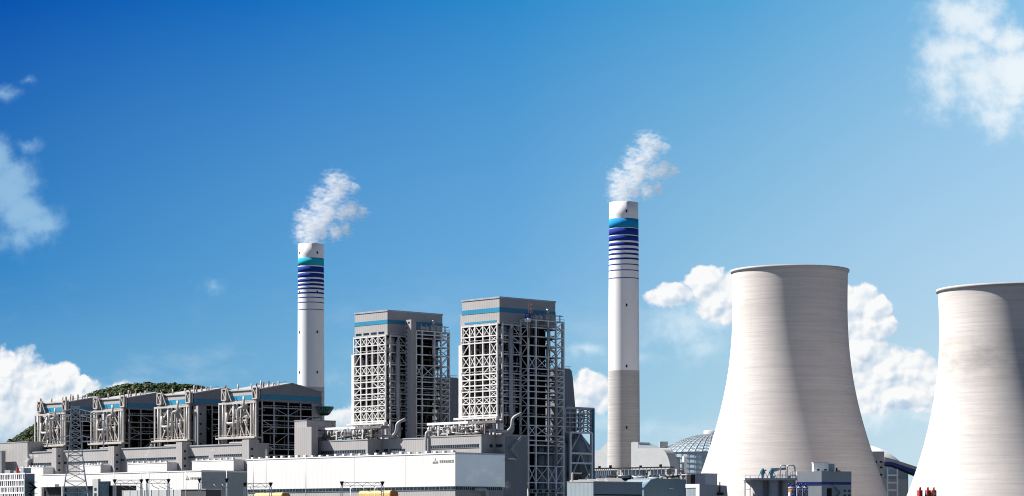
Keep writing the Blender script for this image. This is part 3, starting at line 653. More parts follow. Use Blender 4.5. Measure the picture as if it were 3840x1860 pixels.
# ---------------------------------------------------------------- the four gabled boiler houses
def gabled(u0, label, shaft=False, cabin=False, seed=1):
    s = line(u0, 0); t = s.root('gabled_boiler_house', label, 'boiler house', 'gabled boiler houses')
    Wd, Ln = 28.8, 37.0; ze = 75.8; zp_ = 78.6; zc = 70.2
    sl = [(0, zc), (Ln, zc - .6), (Ln, ze), (Ln * .5, zp_ + .6), (0, ze)]
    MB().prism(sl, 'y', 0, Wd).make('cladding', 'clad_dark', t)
    MB().prism([(-.6, ze - .1), (Ln * .5, zp_ + .55), (Ln + .6, ze - .1), (Ln + .6, ze + .4), (Ln * .5, zp_ + 1.1), (-.6, ze + .4)], 'y', -.5, Wd + .5).make('roof', 'clad', t)
    MB().box(-.10, -.005, .3, Wd, zc + .3, ze - 1.0).make('painted_lit_face', 'clad', t)  # paler cladding copy puts sunlight into the colour of the left face
    MB().box(-.17, -.105, -.15, Wd + .1, zc + .9, zc + 3.2).box(-.1, Ln + .1, -.15, -.005, zc + .9, zc + 3.2).make('blue_band', 'azure', t)
    MB().box(6, Ln - 2, 5, Wd - 2, 2, zc).make('shade_black_casing', 'core', t)
    MB().box(3, Ln - .5, 7.5, 8.5, 2, zc).make('shade_sheet', 'core', t)  # black sheet standing in for the dark behind the frame
    vs = [1528, 1556, 1576, 1600, 1624, 1666, 1683, 1706]; sD = line(979, 0); zs = sorted(sD.z(v) for v in vs)
    xs = [.3] + [sD.lx(u) for u in (1025, 1079, 1125, 1169, 1204)]
    xp = xs if not shaft else [sD.lx(u) for u in (1045, 1079, 1100, 1125, 1169, 1204)]
    frame_face(t, s, 'y', -.4, xp, zs, 2, zc, .52, .34, 'steel_grey', [], .22, -1, [(0, 3, 1), (0, 4, -1), (2, 6, 1), (1, 6, -1), (0, 1, -1), (3, 5, 1), (0, 0, 1), (1, 2, 1)])
    frame_face(t, s, 'x', Ln + .05, [0, 9, 18, Wd], zs, 2, zc, .7, .5, 'steel_grey')
    for z in zs: MB().box(1, Ln - .4, -.1 + .3, Wd - .4, z - .5, z - .3).make('platform', 'floor', t)
    hr = Rails()
    for z in zs: handrail(hr, (.5, -.9, z), (Ln - .5, -.9, z)) if zs.index(z) % 3 == 1 else None
    hr.make('handrail', 'steel_grey', t)
    pipework(t, 1.5, Ln - 2, .5, 5, 10, zc - 2, 36, 'pipe_dim', (.12, .4), seed, 'y')
    # sunlit frame hung in front of the left face
    zb = sD.z(1640); ys = [0.8, 3.2, 9.0, 14.5, 20, 25.6, Wd + .2]
    zl = [zb, zb + 2.4, zb + 11.2, zb + 18.5, zc - .8]
    frame_face(t, s, 'x', -3.2, [-.4, 3.6, 24.6, Wd + 1.0], [zb + .2, zc - .6], zb - 7, zc - .2, .7, .8, 'cream')
    frame_face(t, s, 'x', -2.0, [9, 13.5, 16.5, 20], [zb + 8.5, zb + 17.5], zb, zc - 1, .62, .62, 'cream', [(0, 0), (2, 0)], .4)
    m = MB()
    for a, b, c, d in ((4, zb, 9.5, zb + 8), (24.5, zb, 19, zb + 8), (9, zb, 13.5, zb + 8), (20, zb, 15, zb + 8), (4, zb + 9, 9, zb + 15), (24.5, zb + 9, 19, zb + 15), (20, zb + 18, 24, zb + 25)):
        m.bar((-3.0, a, b), (-3.0, c, d), .42)
    m.make('diagonal_brace', 'cream', t)
    for y in (1.6, 26.8):                                      # corner masts with lattice heads
        m = MB(); q_ = 1.8; h_ = .6; za, zb2 = zc + 1.2, ze + 1.1
        for i in (-h_, h_):
            for j in (-q_, q_): m.bar((-2 + i, y + j, za), (-2 + i, y + j, zb2), .5)
        for z in (za, zb2):
            for i in (-h_, h_): m.bar((-2 + i, y - q_, z), (-2 + i, y + q_, z), .5)
        m.bar((-2 - h_, y + q_, zb2), (-2 - h_, y - q_, za), .45)
        m.make('lattice_head', 'cream', t)
        MB().box(-2.3, -1.5, y - 1.7, y + 1.7, za + .2, zb2 - .3).make('winch_housing', 'pipe_dim', t)
        MB().box(-2.6, -1.0, y - 1.1, y + 1.1, zb + .3, zc + 1.4).make('riser_casing', 'pipe_dim', t)
        MB().tube([(-1.8, y - .4, ze + 1.2), (-1.8, y - .4, ze + 2.9)], .4, 8).make('vent_stub', 'rust', t)
        MB().tube([(-3.2, y, zb - 4), (-3.2, y, zc)], .42, 14).tube([(-2.2, y + 1.8, zb - 4), (-2.2, y + 1.8, zc)], .4, 12).make('vertical_duct', 'pipe', t)
    MB().elbow([(-3.6, 23, zc - 5), (-3.6, 23, zc - 10.4), (-3.6, 14, zc - 10.4)], .6, 1.5, 12).make('loop_duct', 'pipe', t)
    MB().elbow([(-3.6, 14, zb + 2), (-3.6, 14, zc - 3), (-3.6, 9, zc - 3), (-3.6, 9, zb + 20)], .6, 2.2, 12).make('loop_duct', 'pipe', t)
    MB().tube([(-3.9, 17, zb + .5), (-3.9, 17, zc - 2)], .5, 12).make('vertical_duct', 'pipe', t)
    pipework(t, -2.6, 4, 2, Wd - 2, zb, zc - 2, 60, 'pipe', (.12, .35), seed + 5)
    pipework(t, -1, 5, 2, Wd - 2, zb - 8, zc - 2, 70, 'pipe_dim', (.2, .7), seed + 6)
    MB().box(-5.2, -.5, -1.5, Wd + 1.5, zb - .5, zb + .25).make('deck', 'cream', t)
    hr = Rails(); handrail(hr, (-5.2, -1.5, zb + .2), (-5.2, Wd + 1.5, zb + .2)); handrail(hr, (-2.6, 4, zb + 8.8), (-2.6, 24, zb + 8.8)); hr.make('handrail', 'cream', t)
    MB().box(-4.4, -.5, 4, 20, zb - 2.6, zb - 1.9).box(-3.5, -.6, -1, 5, zb - 7.2, zb - 4.4).box(-3.5, -.6, 20, 28, zb - 7.2, zb - 4.4).make('feeder_duct', 'cream', t)
    # rusty vents along the roof
    for i in range(7): x = 1.2 + i * 1.75 + (i % 3) * .4; MB().tube([(x, 1.5 + (i % 2), ze), (x, 1.5 + (i % 2), ze + 4.4 - (i % 3) * .7)], .42, 8).make('roof_vent', 'rust' if i % 2 else 'cream', t)
    m = MB(); handrail(m, (2, .2, ze + .9), (Ln * .42, .2, zp_ + .6)); m.make('roof_railing', 'steel_grey', t)
    for y in (9, 20): MB().tube([(1, y, ze), (1, y, ze + 3.2)], .4, 8).make('roof_vent', 'cream', t)
    if shaft:
        xa, xb = s.lx(u0 + 16, -5), s.lx(u0 + 46, -5)
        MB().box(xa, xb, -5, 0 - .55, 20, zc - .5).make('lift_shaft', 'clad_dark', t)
        MB().box(xa - .08, xa - .005, -4.9, -.7, 20, zc - .6).make('painted_lit_shaft_side', 'clad', t)  # paler copy of the shaft cladding, painting its sunny side
        m = MB()
        for k in range(8): m.box(xa + .8, xa + 1.9, -5.08, -4.9, 30 + 5 * k, 31.2 + 5 * k)
        m.make('window', 'glass', t)
    if cabin:
        xc = Ln + .2; yc = -2.2; z = lambda v: s.z(v, xc, yc)
        MB().lathe([(.01, z(1551)), (2.6, z(1551)), (4.4, z(1531)), (4.7, z(1528)), (4.7, z(1525)), (.01, z(1524))], 20, xc, yc, False).make('glass_cabin', 'greenglass', t)
        MB().lathe([(.01, z(1559)), (1.6, z(1558)), (2.9, z(1551.5)), (.01, z(1551.4))], 20, xc, yc).make('cabin_base', 'dark', t)
        m = MB()
        for k in range(20):
            a = 2 * math.pi * k / 20; m.bar((xc + 2.7 * math.cos(a), yc + 2.7 * math.sin(a), z(1551)), (xc + 4.6 * math.cos(a), yc + 4.6 * math.sin(a), z(1530)), .14)
        m.make('cabin_mullion', 'steel_grey', t)
        MB().box(Ln - 6, Ln - .6, -.7, -.45, zc - 6.5, zc - .5).make('pale_panel', 'clad', t)
    return t, s
uD = 979
gabled(979, 'gabled boiler house with a green glass cabin, in front of the shorter chimney', cabin=True, seed=11)
gabled(728, 'gabled boiler house with a grey lift shaft, second from the chimney', shaft=True, seed=12)
gabled(481, 'gabled boiler house just right of the lattice pylon', seed=13)
gabled(263, 'gabled boiler house farthest left, standing behind the lattice pylon', seed=14)

# ---------------------------------------------------------------- grey bunker building in front of the gabled row
def strip(root, s, x, ya, yb, z0, z1, n, name='window_strip'):
    """recessed ribbon window in plane x, with mullions standing in it"""
    ya, yb = min(ya, yb), max(ya, yb)
    MB().box(x - .06, x + .25, ya, yb, z0, z1).make(name, 'glass', root)
    m = MB(); rd = random.Random(int(ya * 7 + yb))
    for i in range(1, n):
        y = ya + (yb - ya) * i / n; m.box(x - .12, x - .03, y - .10, y + .10, z0, z1)
    m.box(x - .14, x - .02, ya - .1, yb + .1, z1, z1 + .12).box(x - .2, x - .02, ya - .1, yb + .1, z0 - .15, z0)
    m.make('window_frame', 'clad_dark', root)
def stripx(root, s, y, xa, xb, z0, z1, n):
    MB().box(xa, xb, y - .06, y + .25, z0, z1).make('window_strip', 'glass', root)
    m = MB()
    for i in range(1, n): x = xa + (xb - xa) * i / n; m.box(x - .1, x + .1, y - .12, y - .03, z0, z1)
    m.make('window_frame', 'steel_grey', root)
g = line(934, 16); b = g.root('bunker_building', 'long grey building with stair towers below the gabled boiler houses', 'building')
zw = g.z(1666, 4, 6); far = g.ly(-60, 4)
xr = g.lx(1012)
MB().box(4, xr, 1.0, far, 0, zw).make('wall', 'clad', b)
for (u_near_, u_far_, vt_) in ((934, 908, 1648), (682, 660, 1658), (428, 406, 1673), (211, 195, 1679)):
    y0, y1 = g.ly(u_near_), g.ly(u_far_); z = g.z(vt_, 0, y0)
    tw = MB().box(0, 6, y0, y1, 0, z).make('stair_tower', 'clad', b)
    m = MB()
    for k in range(9): zz0 = z - 5 - k * 3.6; m.box(1.2, 2.4, y0 - .05, y0 + .2, zz0, zz0 + 1.1)
    m.make('window', 'glass', tw)
for ua, ub, v0, v1, n in ((907, 802, 1702, 1709, 14), (782, 705, 1709, 1716, 10), (660, 476, 1714, 1722, 22), (467, 446, 1721, 1728, 3), (405, 240, 1727, 1735, 20), (192, 92, 1735, 1743, 12), (86, 16, 1738, 1746, 8)):
    y0, y1 = g.ly(ua, 4), g.ly(ub, 4); strip(b, g, 4, y0, y1, g.z(v1, 4, y0), g.z(v0, 4, y0), n)
MB().box(3.6, xr + .2, .8, far, zw, zw + .5).make('parapet', 'steel_grey', b)
MB().box(4, xr - .2, 1.2, far - .3, zw + .503, zw + .62).make('bounce_damping_sheet', 'bounce_damper', b)  # added dark sheet, cuts light bounced off this roof
# taller block at far left
g2 = line(103, 14); b2 = g2.root('grey_block', 'plain grey block at the far left edge under the hill', 'building')
MB().box(0, g2.lx(163), 0, g2.ly(-60), 0, g2.z(1658)).make('wall', 'clad', b2)
MB().box(-.2, g2.lx(163) + .2, -.2, g2.ly(-60), g2.z(1658), g2.z(1658) + .4).make('parapet', 'steel_grey', b2)
g3 = line(6, 20); b3 = g3.root('stair_block', 'dark narrow stair block cut by the left edge of the photo', 'building')
MB().box(0, g3.lx(21), 0, 12, 0, g3.z(1693)).make('wall', 'clad_dark', b3)
MB().box(-.2, g3.lx(21) + .2, -.2, 12.2, g3.z(1693), g3.z(1693) + .5).make('parapet', 'steel_grey', b3)
# white boxes on the hall roof
for i, (ua, ub, vt_, lab) in enumerate(((876, 720, 1726, 'white box room on the lower hall roof nearest the big white hall'), (626, 480, 1736, 'white box room in the middle between two grey stair towers'), (377, 300, 1745, 'white box room on the hall roof just right of the pylon'), (162, 72, 1753, 'tall white block behind the slatted office'))):
    q = line(ua, 22.5); r_ = q.root('roof_room' if i < 3 else 'white_block', lab, 'building', 'white blocks on the long hall')
    y1 = q.ly(ub); MB().box(0, 6.2, 0, y1, 0, q.z(vt_)).make('wall', 'white', r_)
    m = MB().box(-.15, 6.3, -.15, y1 + .15, q.z(vt_), q.z(vt_) + .35)
    m.make('coping', 'chimney_white', r_)
    MB().box(.15, 6, .15, y1 - .1, q.z(vt_) + .353, q.z(vt_) + .45).make('bounce_damping_sheet', 'bounce_damper', r_)  # added dark sheet against bounce from the white top
    m = MB(); rd = random.Random(i)
    for k in range(7): y = y1 * (k + .5) / 7; m.box(1, 2.2, y - .5, y + .5, q.z(vt_) + .35, q.z(vt_) + .9 + rd.random() * .6)
    m.make('roof_vent', 'chimney_white', r_)
# lower white hall
q = line(755, 46); h2 = q.root('turbine_hall', 'lower white hall with a shaded end wall, left of the big white hall', 'hall', 'white turbine halls')
y1 = q.ly(158); x1 = q.lx(960); zt_ = q.z(1767)
MB().box(0, x1, 0, y1, 9, zt_).make('wall', 'white', h2)
MB().box(.02, x1 - .02, -.12, -.01, 9, zt_ - .3).make('shade_tuned_end_wall', 'slate', h2)  # slate sheet over white cladding paints the shade of this end
MB().box(-.2, x1, -.2, y1 + .2, zt_, zt_ + .4).make('coping', 'chimney_white', h2)
roofsheet(h2, .3, x1 - .3, .3, y1 - .3, zt_ + .403)
MB().box(.3, x1 - .3, .3, y1 - .3, 0, 8.98).make('plinth', 'clad_dark', h2)
for u in (688, 560): y = q.ly(u); MB().box(-.04, -.01, y - .05, y + .05, 9, zt_).make('panel_joint', 'steel_grey', h2)
def logo(root, s, x, y0, z0, h, sc=1.0):
    """triangular emblem and a row of block letters on a wall in plane x, reading along -y"""
    e = MB()
    def tri(a, b, hh): e.add([(x - .06, y0 - a, z0), (x - .06, y0 - b, z0), (x - .06, y0 - (a + b) / 2, z0 + hh)], [(0, 1, 2)])
    tri(0, 1.1 * h, h * .62); tri(1.2 * h, 2.0 * h, h * .75)
    e.add([(x - .07, y0 - .75 * h, z0 + h * .7), (x - .07, y0 - 1.25 * h, z0 + h * .7), (x - .07, y0 - 1.0 * h, z0 + h * 1.35)], [(0, 1, 2)])
    for k in range(3): e.box(x - .07, x - .03, y0 - 2.0 * h, y0 - .1 * h, z0 + k * .16 * h, z0 + k * .16 * h + .07 * h)
    e.make('emblem', 'pipe_dim', root)
    L_ = MB(); rd = random.Random(4); cw = h * .62
    for c in range(7):
        a = y0 - 2.5 * h - c * cw * 1.18; zb_ = z0 + .08 * h; hh = h * .62; wd = cw * .9; st = h * .085
        rows = ((0, .5, 1), (0, 1), (.25, .6, 1), (0, .45, .8), (0, .5, 1), (.1, .9), (0, .35, .7, 1))[c]
        cols = ((.5,), (.1, .5, .9), (.5, .9), (.2, .8), (.05, .95), (.3, .7), (.5,))[c]
        for r_ in rows: L_.box(x - .07, x - .03, a - wd, a, zb_ + r_ * (hh - st), zb_ + r_ * (hh - st) + st)
        for c_ in cols: L_.box(x - .075, x - .03, a - wd * c_ - st / 2, a - wd * c_ + st / 2, zb_ + .01, zb_ + hh - .01)
    L_.make('lettering', 'pipe_dim', root)
y = q.ly(694); logo(h2, q, 0, y, q.z(1800, 0, y), 1.7)
# annexes at the foot of the lower hall
q2 = line(432, 62); an = q2.root('low_annexe', 'low annexe with dark bays and white canopies at the foot of the white hall', 'building')
zA = q2.z(1820); yA = q2.ly(160)
MB().box(.8, 12, 0, yA, 0, zA).make('wall', 'dark', an)
m = MB()
for ua, ub in ((216, 190), (188, 166)): m.box(-1.6, .79, q2.ly(ua), q2.ly(ub), zA - .2, zA + 1.1)
m.box(-.5, .79, q2.ly(350), q2.ly(322), zA - .1, zA + 3.0).box(-.5, .79, q2.ly(216), q2.ly(162), 0, zA - 5.0)
m.make('canopy', 'chimney_white', an)
m = MB()
for ua, ub in ((372, 352), (238, 234), (160, 156)): m.box(-.6, .79, q2.ly(ua), q2.ly(ub), 0, zA + (3.2 if ua == 372 else 0))
m.make('pillar', 'palegrey', an)
m = MB()
for k, (ua, ub) in enumerate(((345, 322), (318, 290), (286, 262), (258, 242))): m.box(.7, .79, q2.ly(ua), q2.ly(ub), zA - 5.4, zA - .8)
m.make('window', 'glass', an)
m = MB()
for z_ in (1, 3.6): m.box(-.7, -.55, q2.ly(366), q2.ly(358), zA - z_ - 1.4, zA - z_)
m.make('window', 'dark', an)
MB().box(-.3, .79, q2.ly(410), q2.ly(376), 0, zA + 2.0).make('control_room', 'glass', an)
m = MB()
for ua, ub, v in ((500, 450, 1826), (560, 520, 1830)): pass
q3 = line(678, 85); w3 = q3.root('yard_wall', 'pale panelled wall in front of the lower white hall', 'wall')
y1 = q3.ly(460); zt_ = q3.z(1836); MB().box(0, 1.2, 0, y1, 0, zt_).make('wall_panels', 'palegrey', w3)
m = MB()
for i in range(9): yy = y1 * i / 8; m.box(-.25, -.01, yy - .18, yy + .18, 0, zt_ + .2)
m.make('pilaster', 'steel', w3)
q4 = line(772, 95); w4 = q4.root('dark_shed', 'dark flat roofed shed beside the pale yard wall', 'shed')
y1 = q4.ly(681); MB().box(0, 8, 0, y1, 0, q4.z(1836)).make('wall', mat('charcoal_cladding', (.07, .07, .08), .7), w4)
MB().box(-.3, 8.3, -.3, y1 + .3, q4.z(1836), q4.z(1836) + .35).make('roof', 'steel_grey', w4)

# ---------------------------------------------------------------- slatted office, bottom left
q = at(92, 640); of = q.root('office_block', 'white office block with narrow slatted windows in the bottom left corner', 'building')
y1 = q.ly(-90); zt_ = q.z(1776); x1 = q.lx(128)
MB().box(.35, x1, .35, y1, 0, zt_).make('glass_wall', mat('office_glazing', (.05, .055, .065), .25, var=.6, vscale=(1.5, 1.5, 1.5)), of)
fl = MB(); rd = random.Random(3); H = 1.72
nf = int(zt_ / H)
for k in range(nf + 1):
    z = zt_ - k * H; fl.box(.12, .34, -.1, y1, z - .16, z + .22)
fl.make('floor_band', 'chimney_white', of)
fn = MB()
for k in range(nf):
    z = zt_ - (k + 1) * H; y = 0
    while y < y1:
        wdt = rd.choice((.22, .3, .45)); fn.box(.16, .33, y, y + wdt, z + .22, z + H - .16); y += wdt + rd.choice((.5, .65, .8))
fn.make('slat', 'chimney_white', of)
MB().box(0, x1 + .1, -.1, .34, 0, zt_ + .01).make('corner_pier', 'slate', of)
st = MB()
for k in range(10):
    z = zt_ - 2.2 - k * 1.5; a, b_ = (x1 * .2, x1 * .95) if k % 2 else (x1 * .95, x1 * .2); st.bar((a, -1.0, z - 1.5), (b_, -1.0, z), .9, .18).box(x1 * .1, x1 * 1.05, -1.5, -.12, z - .1, z + .02)
st.make('escape_stair', 'dark', of)
MB().box(.9, 3.2, 2, 3.4, zt_ + .22, zt_ + 1.6).box(1, 2.4, 6, 7.2, zt_ + .22, zt_ + .9).box(1, 1.8, 9, 11.8, zt_ + .22, zt_ + 1.1).make('roof_plant', 'steel_grey', of)
MB().box(.5, .9, 4.6, 5.2, zt_ + .22, zt_ + 1.7).make('roof_beacon', 'red', of)

# ---------------------------------------------------------------- grey bays in front of the tall boiler houses and the big white hall
hall = line(1707, 60); Lh = hall.lx(1893)
bh = hall.root('turbine_hall', 'biggest white hall in the front with grey emblem and ribbon window', 'hall', 'white turbine halls')
zt_ = hall.z(1701); y1 = hall.ly(927); zsb, zst = hall.z(1836), hall.z(1824)
MB().box(0, Lh, 0, y1, zst + .1, zt_).make('wall', 'white', bh)
MB().box(.02, Lh - .02, -.10, -.005, zst + .1, zt_ - .2).make('shade_tuned_end_wall', 'shade_lift', bh)  # reflective sheet over the white wall, lifts its shade
MB().box(.25, Lh, .25, y1, 0, zst + .09).make('lower_wall', 'clad', bh)
MB().box(-.2, Lh + .1, -.25, y1 + .2, zt_, zt_ + .45).make('coping', 'chimney_white', bh)
roofsheet(bh, .3, Lh - .3, .3, y1 - .3, zt_ + .453)
strip(bh, hall, .25 - .05, .4, y1 - .3, zsb, zst - .05, 60)
stripx(bh, hall, .2, .5, Lh - 1.5, zsb, zst - .05, 24)
m = MB(); rd = random.Random(9)
for k in range(26): yy = y1 * (k + .5) / 26; m.box(.6, 2, yy - .7, yy + .7, zt_ + .45, zt_ + 1.1 + .5 * rd.random())
m.make('roof_vent', 'chimney_white', bh)
y = hall.ly(1622); logo(bh, hall, 0, y, hall.z(1738, 0, y), 1.75)
for u in (950, 1147, 1330, 1520): yy = hall.ly(u); MB().box(-.03, -.005, yy - .04, yy + .04, zst, zt_).make('panel_joint', 'palegrey', bh)
xp_ = hall.lx(1826, -1.5)
MB().elbow([(xp_ - 6, -1.5, zst - 1.2), (xp_, -1.5, zst - 1.2), (xp_, -1.5, 0)], .8, 1.8, 14).make('drain_pipe', 'pipe', bh)

back = line(1893, 60 - Lh); gb = back.root('bunker_building', 'grey building with ribbon windows between the big white hall and the tall boiler houses', 'building')
yb1 = back.ly(1150); zb_ = back.z(1633); xb1 = back.lx(1976)
MB().box(0, xb1, 0, yb1, 0, zb_).make('wall', 'clad', gb)
MB().box(-.2, xb1 + .1, -.2, yb1, zb_, zb_ + .45).make('coping', 'clad', gb)
roofsheet(gb, .2, xb1 - .2, .2, yb1 - .3, zb_ + .453)
MB().box(.05, xb1 - .05, -.12, -.01, 0, zb_ - .3).make('shade_tuned_end_wall', 'clad_dark', gb)  # darker cladding sheet, shade painted over the grey end
for ua, ub, va, vb, n in ((1884, 1852, 1666, 1676, 4), (1519, 1464, 1683, 1692, 8), (1455, 1440, 1684, 1693, 2)):
    y0, y1_ = back.ly(ua), back.ly(ub); strip(gb, back, 0, y0, y1_, back.z(vb, 0, y0), back.z(va, 0, y0), n)
m = MB()                                               # escape stair on the end wall darkened for shade
za = back.z(1640, 8, 0); prev = None
for (ua, va), (ub, vb) in (((1942, 1648), (1908, 1684)), ((1908, 1684), (1932, 1716))):
    m.bar((back.lx(ua), -1.2, back.z(va, 8)), (back.lx(ub), -1.2, back.z(vb, 8)), 1.1, .25)
    m.bar((back.lx(ua), -1.9, back.z(va, 8) + 1.1), (back.lx(ub), -1.9, back.z(vb, 8) + 1.1), .12)
m.box(back.lx(1900), back.lx(1925), -2, -.13, back.z(1726, 6), back.z(1722, 6)).box(back.lx(1904), back.lx(1914), -2, -.13, back.z(1686, 6), back.z(1684, 6))
m.make('escape_stair', 'steel_grey', gb)
MB().box(back.lx(1902), back.lx(1922), -1.2, -.13, back.z(1722, 6), back.z(1718, 6)).make('wall_vent', 'chimney_white', gb)
for nm, ua, ub, va, st_v, lab in (('A', 1379, 1190, 1650, (1686, 1698), 'grey bay with ribbon window below the left tall boiler house'), ('B', 1805, 1602, 1633, (1665, 1677), 'grey bay with ribbon window below the right tall boiler house')):
    q = line(ua, 60 - Lh + 8); r_ = q.root('bunker_bay', lab, 'building', 'grey bays behind the big white hall')
    y1 = q.ly(ub); zt_ = q.z(va); MB().box(0, 7.9, 0, y1, 0, zt_).make('wall', 'clad', r_)
    MB().box(-.2, 7.9, -.2, y1 + .2, zt_, zt_ + .4).make('coping', 'clad', r_)
    roofsheet(r_, .2, 7.7, .2, y1 - .2, zt_ + .403)
    yy0, yy1 = q.ly(ua - 9), q.ly(ub + 14); strip(r_, q, 0, yy0, yy1, q.z(st_v[1], 0, yy0), q.z(st_v[0], 0, yy0), 26)
    MB().box(4.5, 6.2, -.06, .2, q.z(st_v[1]), q.z(st_v[0])).make('window', 'glass', r_)
    ye = y1 - .6
    MB().elbow([(2.5, ye + .3, zt_ + 2.5), (-.9, ye + .3, zt_ + 2.5), (-.9, ye + .3, 5)], .55, 2.0, 12).make('downpipe', 'pipe', r_)
    # pipe bridge on its roof
    rk = q.root('pipe_rack', 'cream pipe rack on the roof of the bay below the %s tall boiler house' % ('left' if nm == 'A' else 'right'), 'pipe rack', 'pipe racks on the grey bays')
    z0 = zt_ + .45; hgt = 4.8; yr1 = y1 + 3
    for i in range(7):
        yy = 1 + (yr1 - 2) * i / 6
        m = MB().bar((3, yy, z0), (3, yy, z0 + hgt), .7).bar((6.5, yy, z0), (6.5, yy, z0 + hgt), .6).bar((2.6, yy, z0 + hgt * .55), (6.9, yy, z0 + hgt * .55), .4)
        m.make('rack_post', 'steel' if i % 3 else 'pipe_dim', rk)
    MB().box(2.4, 3.1, yr1 * .30, yr1, z0 + hgt, z0 + hgt + 1.0).make('girder', 'chimney_white', rk)
    MB().box(2.6, 7.0, -6, yr1 * .32, z0 + hgt - .2, z0 + hgt + .9).make('girder', 'pipe_dim', rk)
    m = MB()
    for k in range(5): m.tube([(3.6 + k * .8, -5 if k % 2 else 2, z0 + 1.2 + .8 * (k % 3)), (3.6 + k * .8, yr1 - 1, z0 + 1.2 + .8 * (k % 3))], .28 + .06 * (k % 3), 8)
    m.make('pipe_run', 'pipe', rk)
    pipework(rk, 2.2, 7, 0, yr1, z0 + .3, z0 + hgt - .8, 90, 'pipe', (.1, .4), 31 + ord(nm))
    pipework(rk, 2.2, 7, 0, yr1, z0 + .3, z0 + hgt - .8, 60, 'pipe_dim', (.1, .5), 51 + ord(nm))
    big = MB().elbow([(6.5, -2, z0 + 1.2), (6.5, -9, z0 + 1.2), (6.5, -11.5, z0 + 3.0), (6.5, -11.5, z0 + 6.5), (9.5, -14, z0 + 8.5)], .62, 2.2, 14).make('curved_duct', 'pipe', rk)
# stair block at the chimney end
q = line(1168, 60 - Lh + 14); r_ = q.root('stair_block', 'stepped grey block between the gabled boiler house and the pipe racks', 'building')
MB().box(0, q.lx(1192), 0, q.ly(1105), 0, q.z(1600)).make('lower_block', 'clad', r_)
xq = q.lx(1150, 4.2); yq0 = 4.2
MB().box(xq + .05, q.lx(1259, yq0), yq0, q.ly(1104, xq), 0, q.z(1577, xq, yq0)).make('upper_block', 'clad', r_)
MB().box(xq - .1, q.lx(1260, yq0), yq0 - .15, q.ly(1103, xq), q.z(1577, xq, yq0), q.z(1577, xq, yq0) + .4).make('coping', 'clad_dark', r_)
MB().box(q.lx(1190, yq0), q.lx(1222, yq0), yq0 - .08, yq0 + .1, q.z(1614), q.z(1609)).make('window', 'glass', r_)

# ---------------------------------------------------------------- chimney base buildings, domes, conveyor
q = at(2515, 1400); vb_ = q.root('vaulted_building', 'pale building with rounded roof edge beside the tallest chimney base', 'building')
y1 = q.ly(2392); zt_ = q.z(1680, 0, q.ly(2470)); rr_ = q.ly(2470)
poly = [(y1, 0), (0, 0), (0, q.z(1790))]
zq = q.z(1776)
for i in range(13): a = math.pi / 2 * i / 12; poly.append((rr_ - rr_ * math.cos(a), zq + (zt_ - zq) * math.sin(a)))
poly.append((y1, zt_))
MB().prism(poly, 'x', 0, q.lx(2548)).make('vault', 'palegrey', vb_)
poly = [(y1, 0), (y1 + 22, 0), (y1 + 22, zt_ + 1), (y1 + 4.5, zt_ + 8), (y1 + 3, zt_ + 8.2), (y1 - 4, zt_)]
MB().prism([(q.ly(2422), zt_ - .02), (q.ly(2370, 0), zt_ - .02), (q.ly(2370), q.z(1652)), (q.ly(2376), q.z(1652)), ], 'x', .3, 14).make('flue_duct', 'slate', vb_)
MB().box(.2, 10, q.ly(2392) + .02, q.ly(2366), 0, q.z(1654)).make('duct_housing', 'palegrey', vb_)
MB().box(q.lx(2548) + .02, q.lx(2560), 2, 14, 0, q.z(1712)).make('annexe', 'bluegrey', vb_)
MB().box(q.lx(2572) - 1, q.lx(2578), .5, 2, 0, q.z(1710)).make('pilaster', 'chimney_white', vb_)
q = at(2290, 1690); r_ = q.root('duct_building', 'pale wall stepping up to the left side of the tallest chimney', 'building')
ya, yb_, yc_ = q.ly(2276), q.ly(2250), q.ly(2200)
MB().prism([(0, 0), (yc_, 0), (yc_, q.z(1687)), (yb_, q.z(1687)), (ya, q.z(1658)), (0, q.z(1655))], 'x', 0, 10).make('wall', 'palegrey', r_)
MB().box(-.3, -.01, ya, yc_, q.z(1780), q.z(1776)).make('ledge', 'slate', r_)
# platforms and canopies in front of the chimney
for i, (ua, ub, v, lab) in enumerate(((2503, 2325, 1753, 'dark roofed open platform in front of the vaulted building'), (2298, 2200, 1757, 'dark roofed open platform left of the tallest chimney foot'))):
    q = at(ua, 1180 - i * 20); r_ = q.root('covered_platform', lab, 'platform', 'open platforms by the tallest chimney')
    y1 = q.ly(ub); zt_ = q.z(v)
    MB().box(-2, 5, 0, y1, zt_, zt_ + .45).make('roof', 'dark', r_)
    MB().box(0, 3, 0, y1, zt_ - 3.2, zt_ - .8).make('machine_row', 'beige', r_)
    for k in range(14): yy = y1 * k / 13; MB().bar((-1.6, yy, zt_ - 4), (-1.6, yy, zt_), .25).make('post', 'steel_grey', r_)
    MB().box(-3, 5, -1, y1 * .92, zt_ - 4.6, zt_ - 3.3).make('deck', 'deckblue', r_)
    m = MB(); rd = random.Random(i)
    for k in range(16): yy = y1 * rd.random(); m.box(-2.2, -1.2, yy, yy + rd.uniform(.6, 2.4), zt_ - 4.6 - rd.uniform(1.2, 3), zt_ - 4.7)
    m.make('hanging_plant', 'dark', r_)
    m = MB()
    for k in range(10): yy = y1 * k / 9; m.bar((0, yy, 0), (0, yy, zt_ - 4.6), .6)
    m.bar((0, 0, zt_ - 8), (0, y1, zt_ - 8), .8).make('support', 'steel', r_)
    for f_, h_ in ((.2, 1.7), (.62, 1.4)): MB().tube([(2, y1 * f_, zt_ + .4), (2, y1 * f_, zt_ + h_)], .7, 12).make('roof_fan', 'dark', r_)
q = at(2500, 1100); r_ = q.root('gate_frame', 'small pale portal frame below the vaulted roof', 'frame')
m = MB(); ya, yb_ = 0, q.ly(2440)
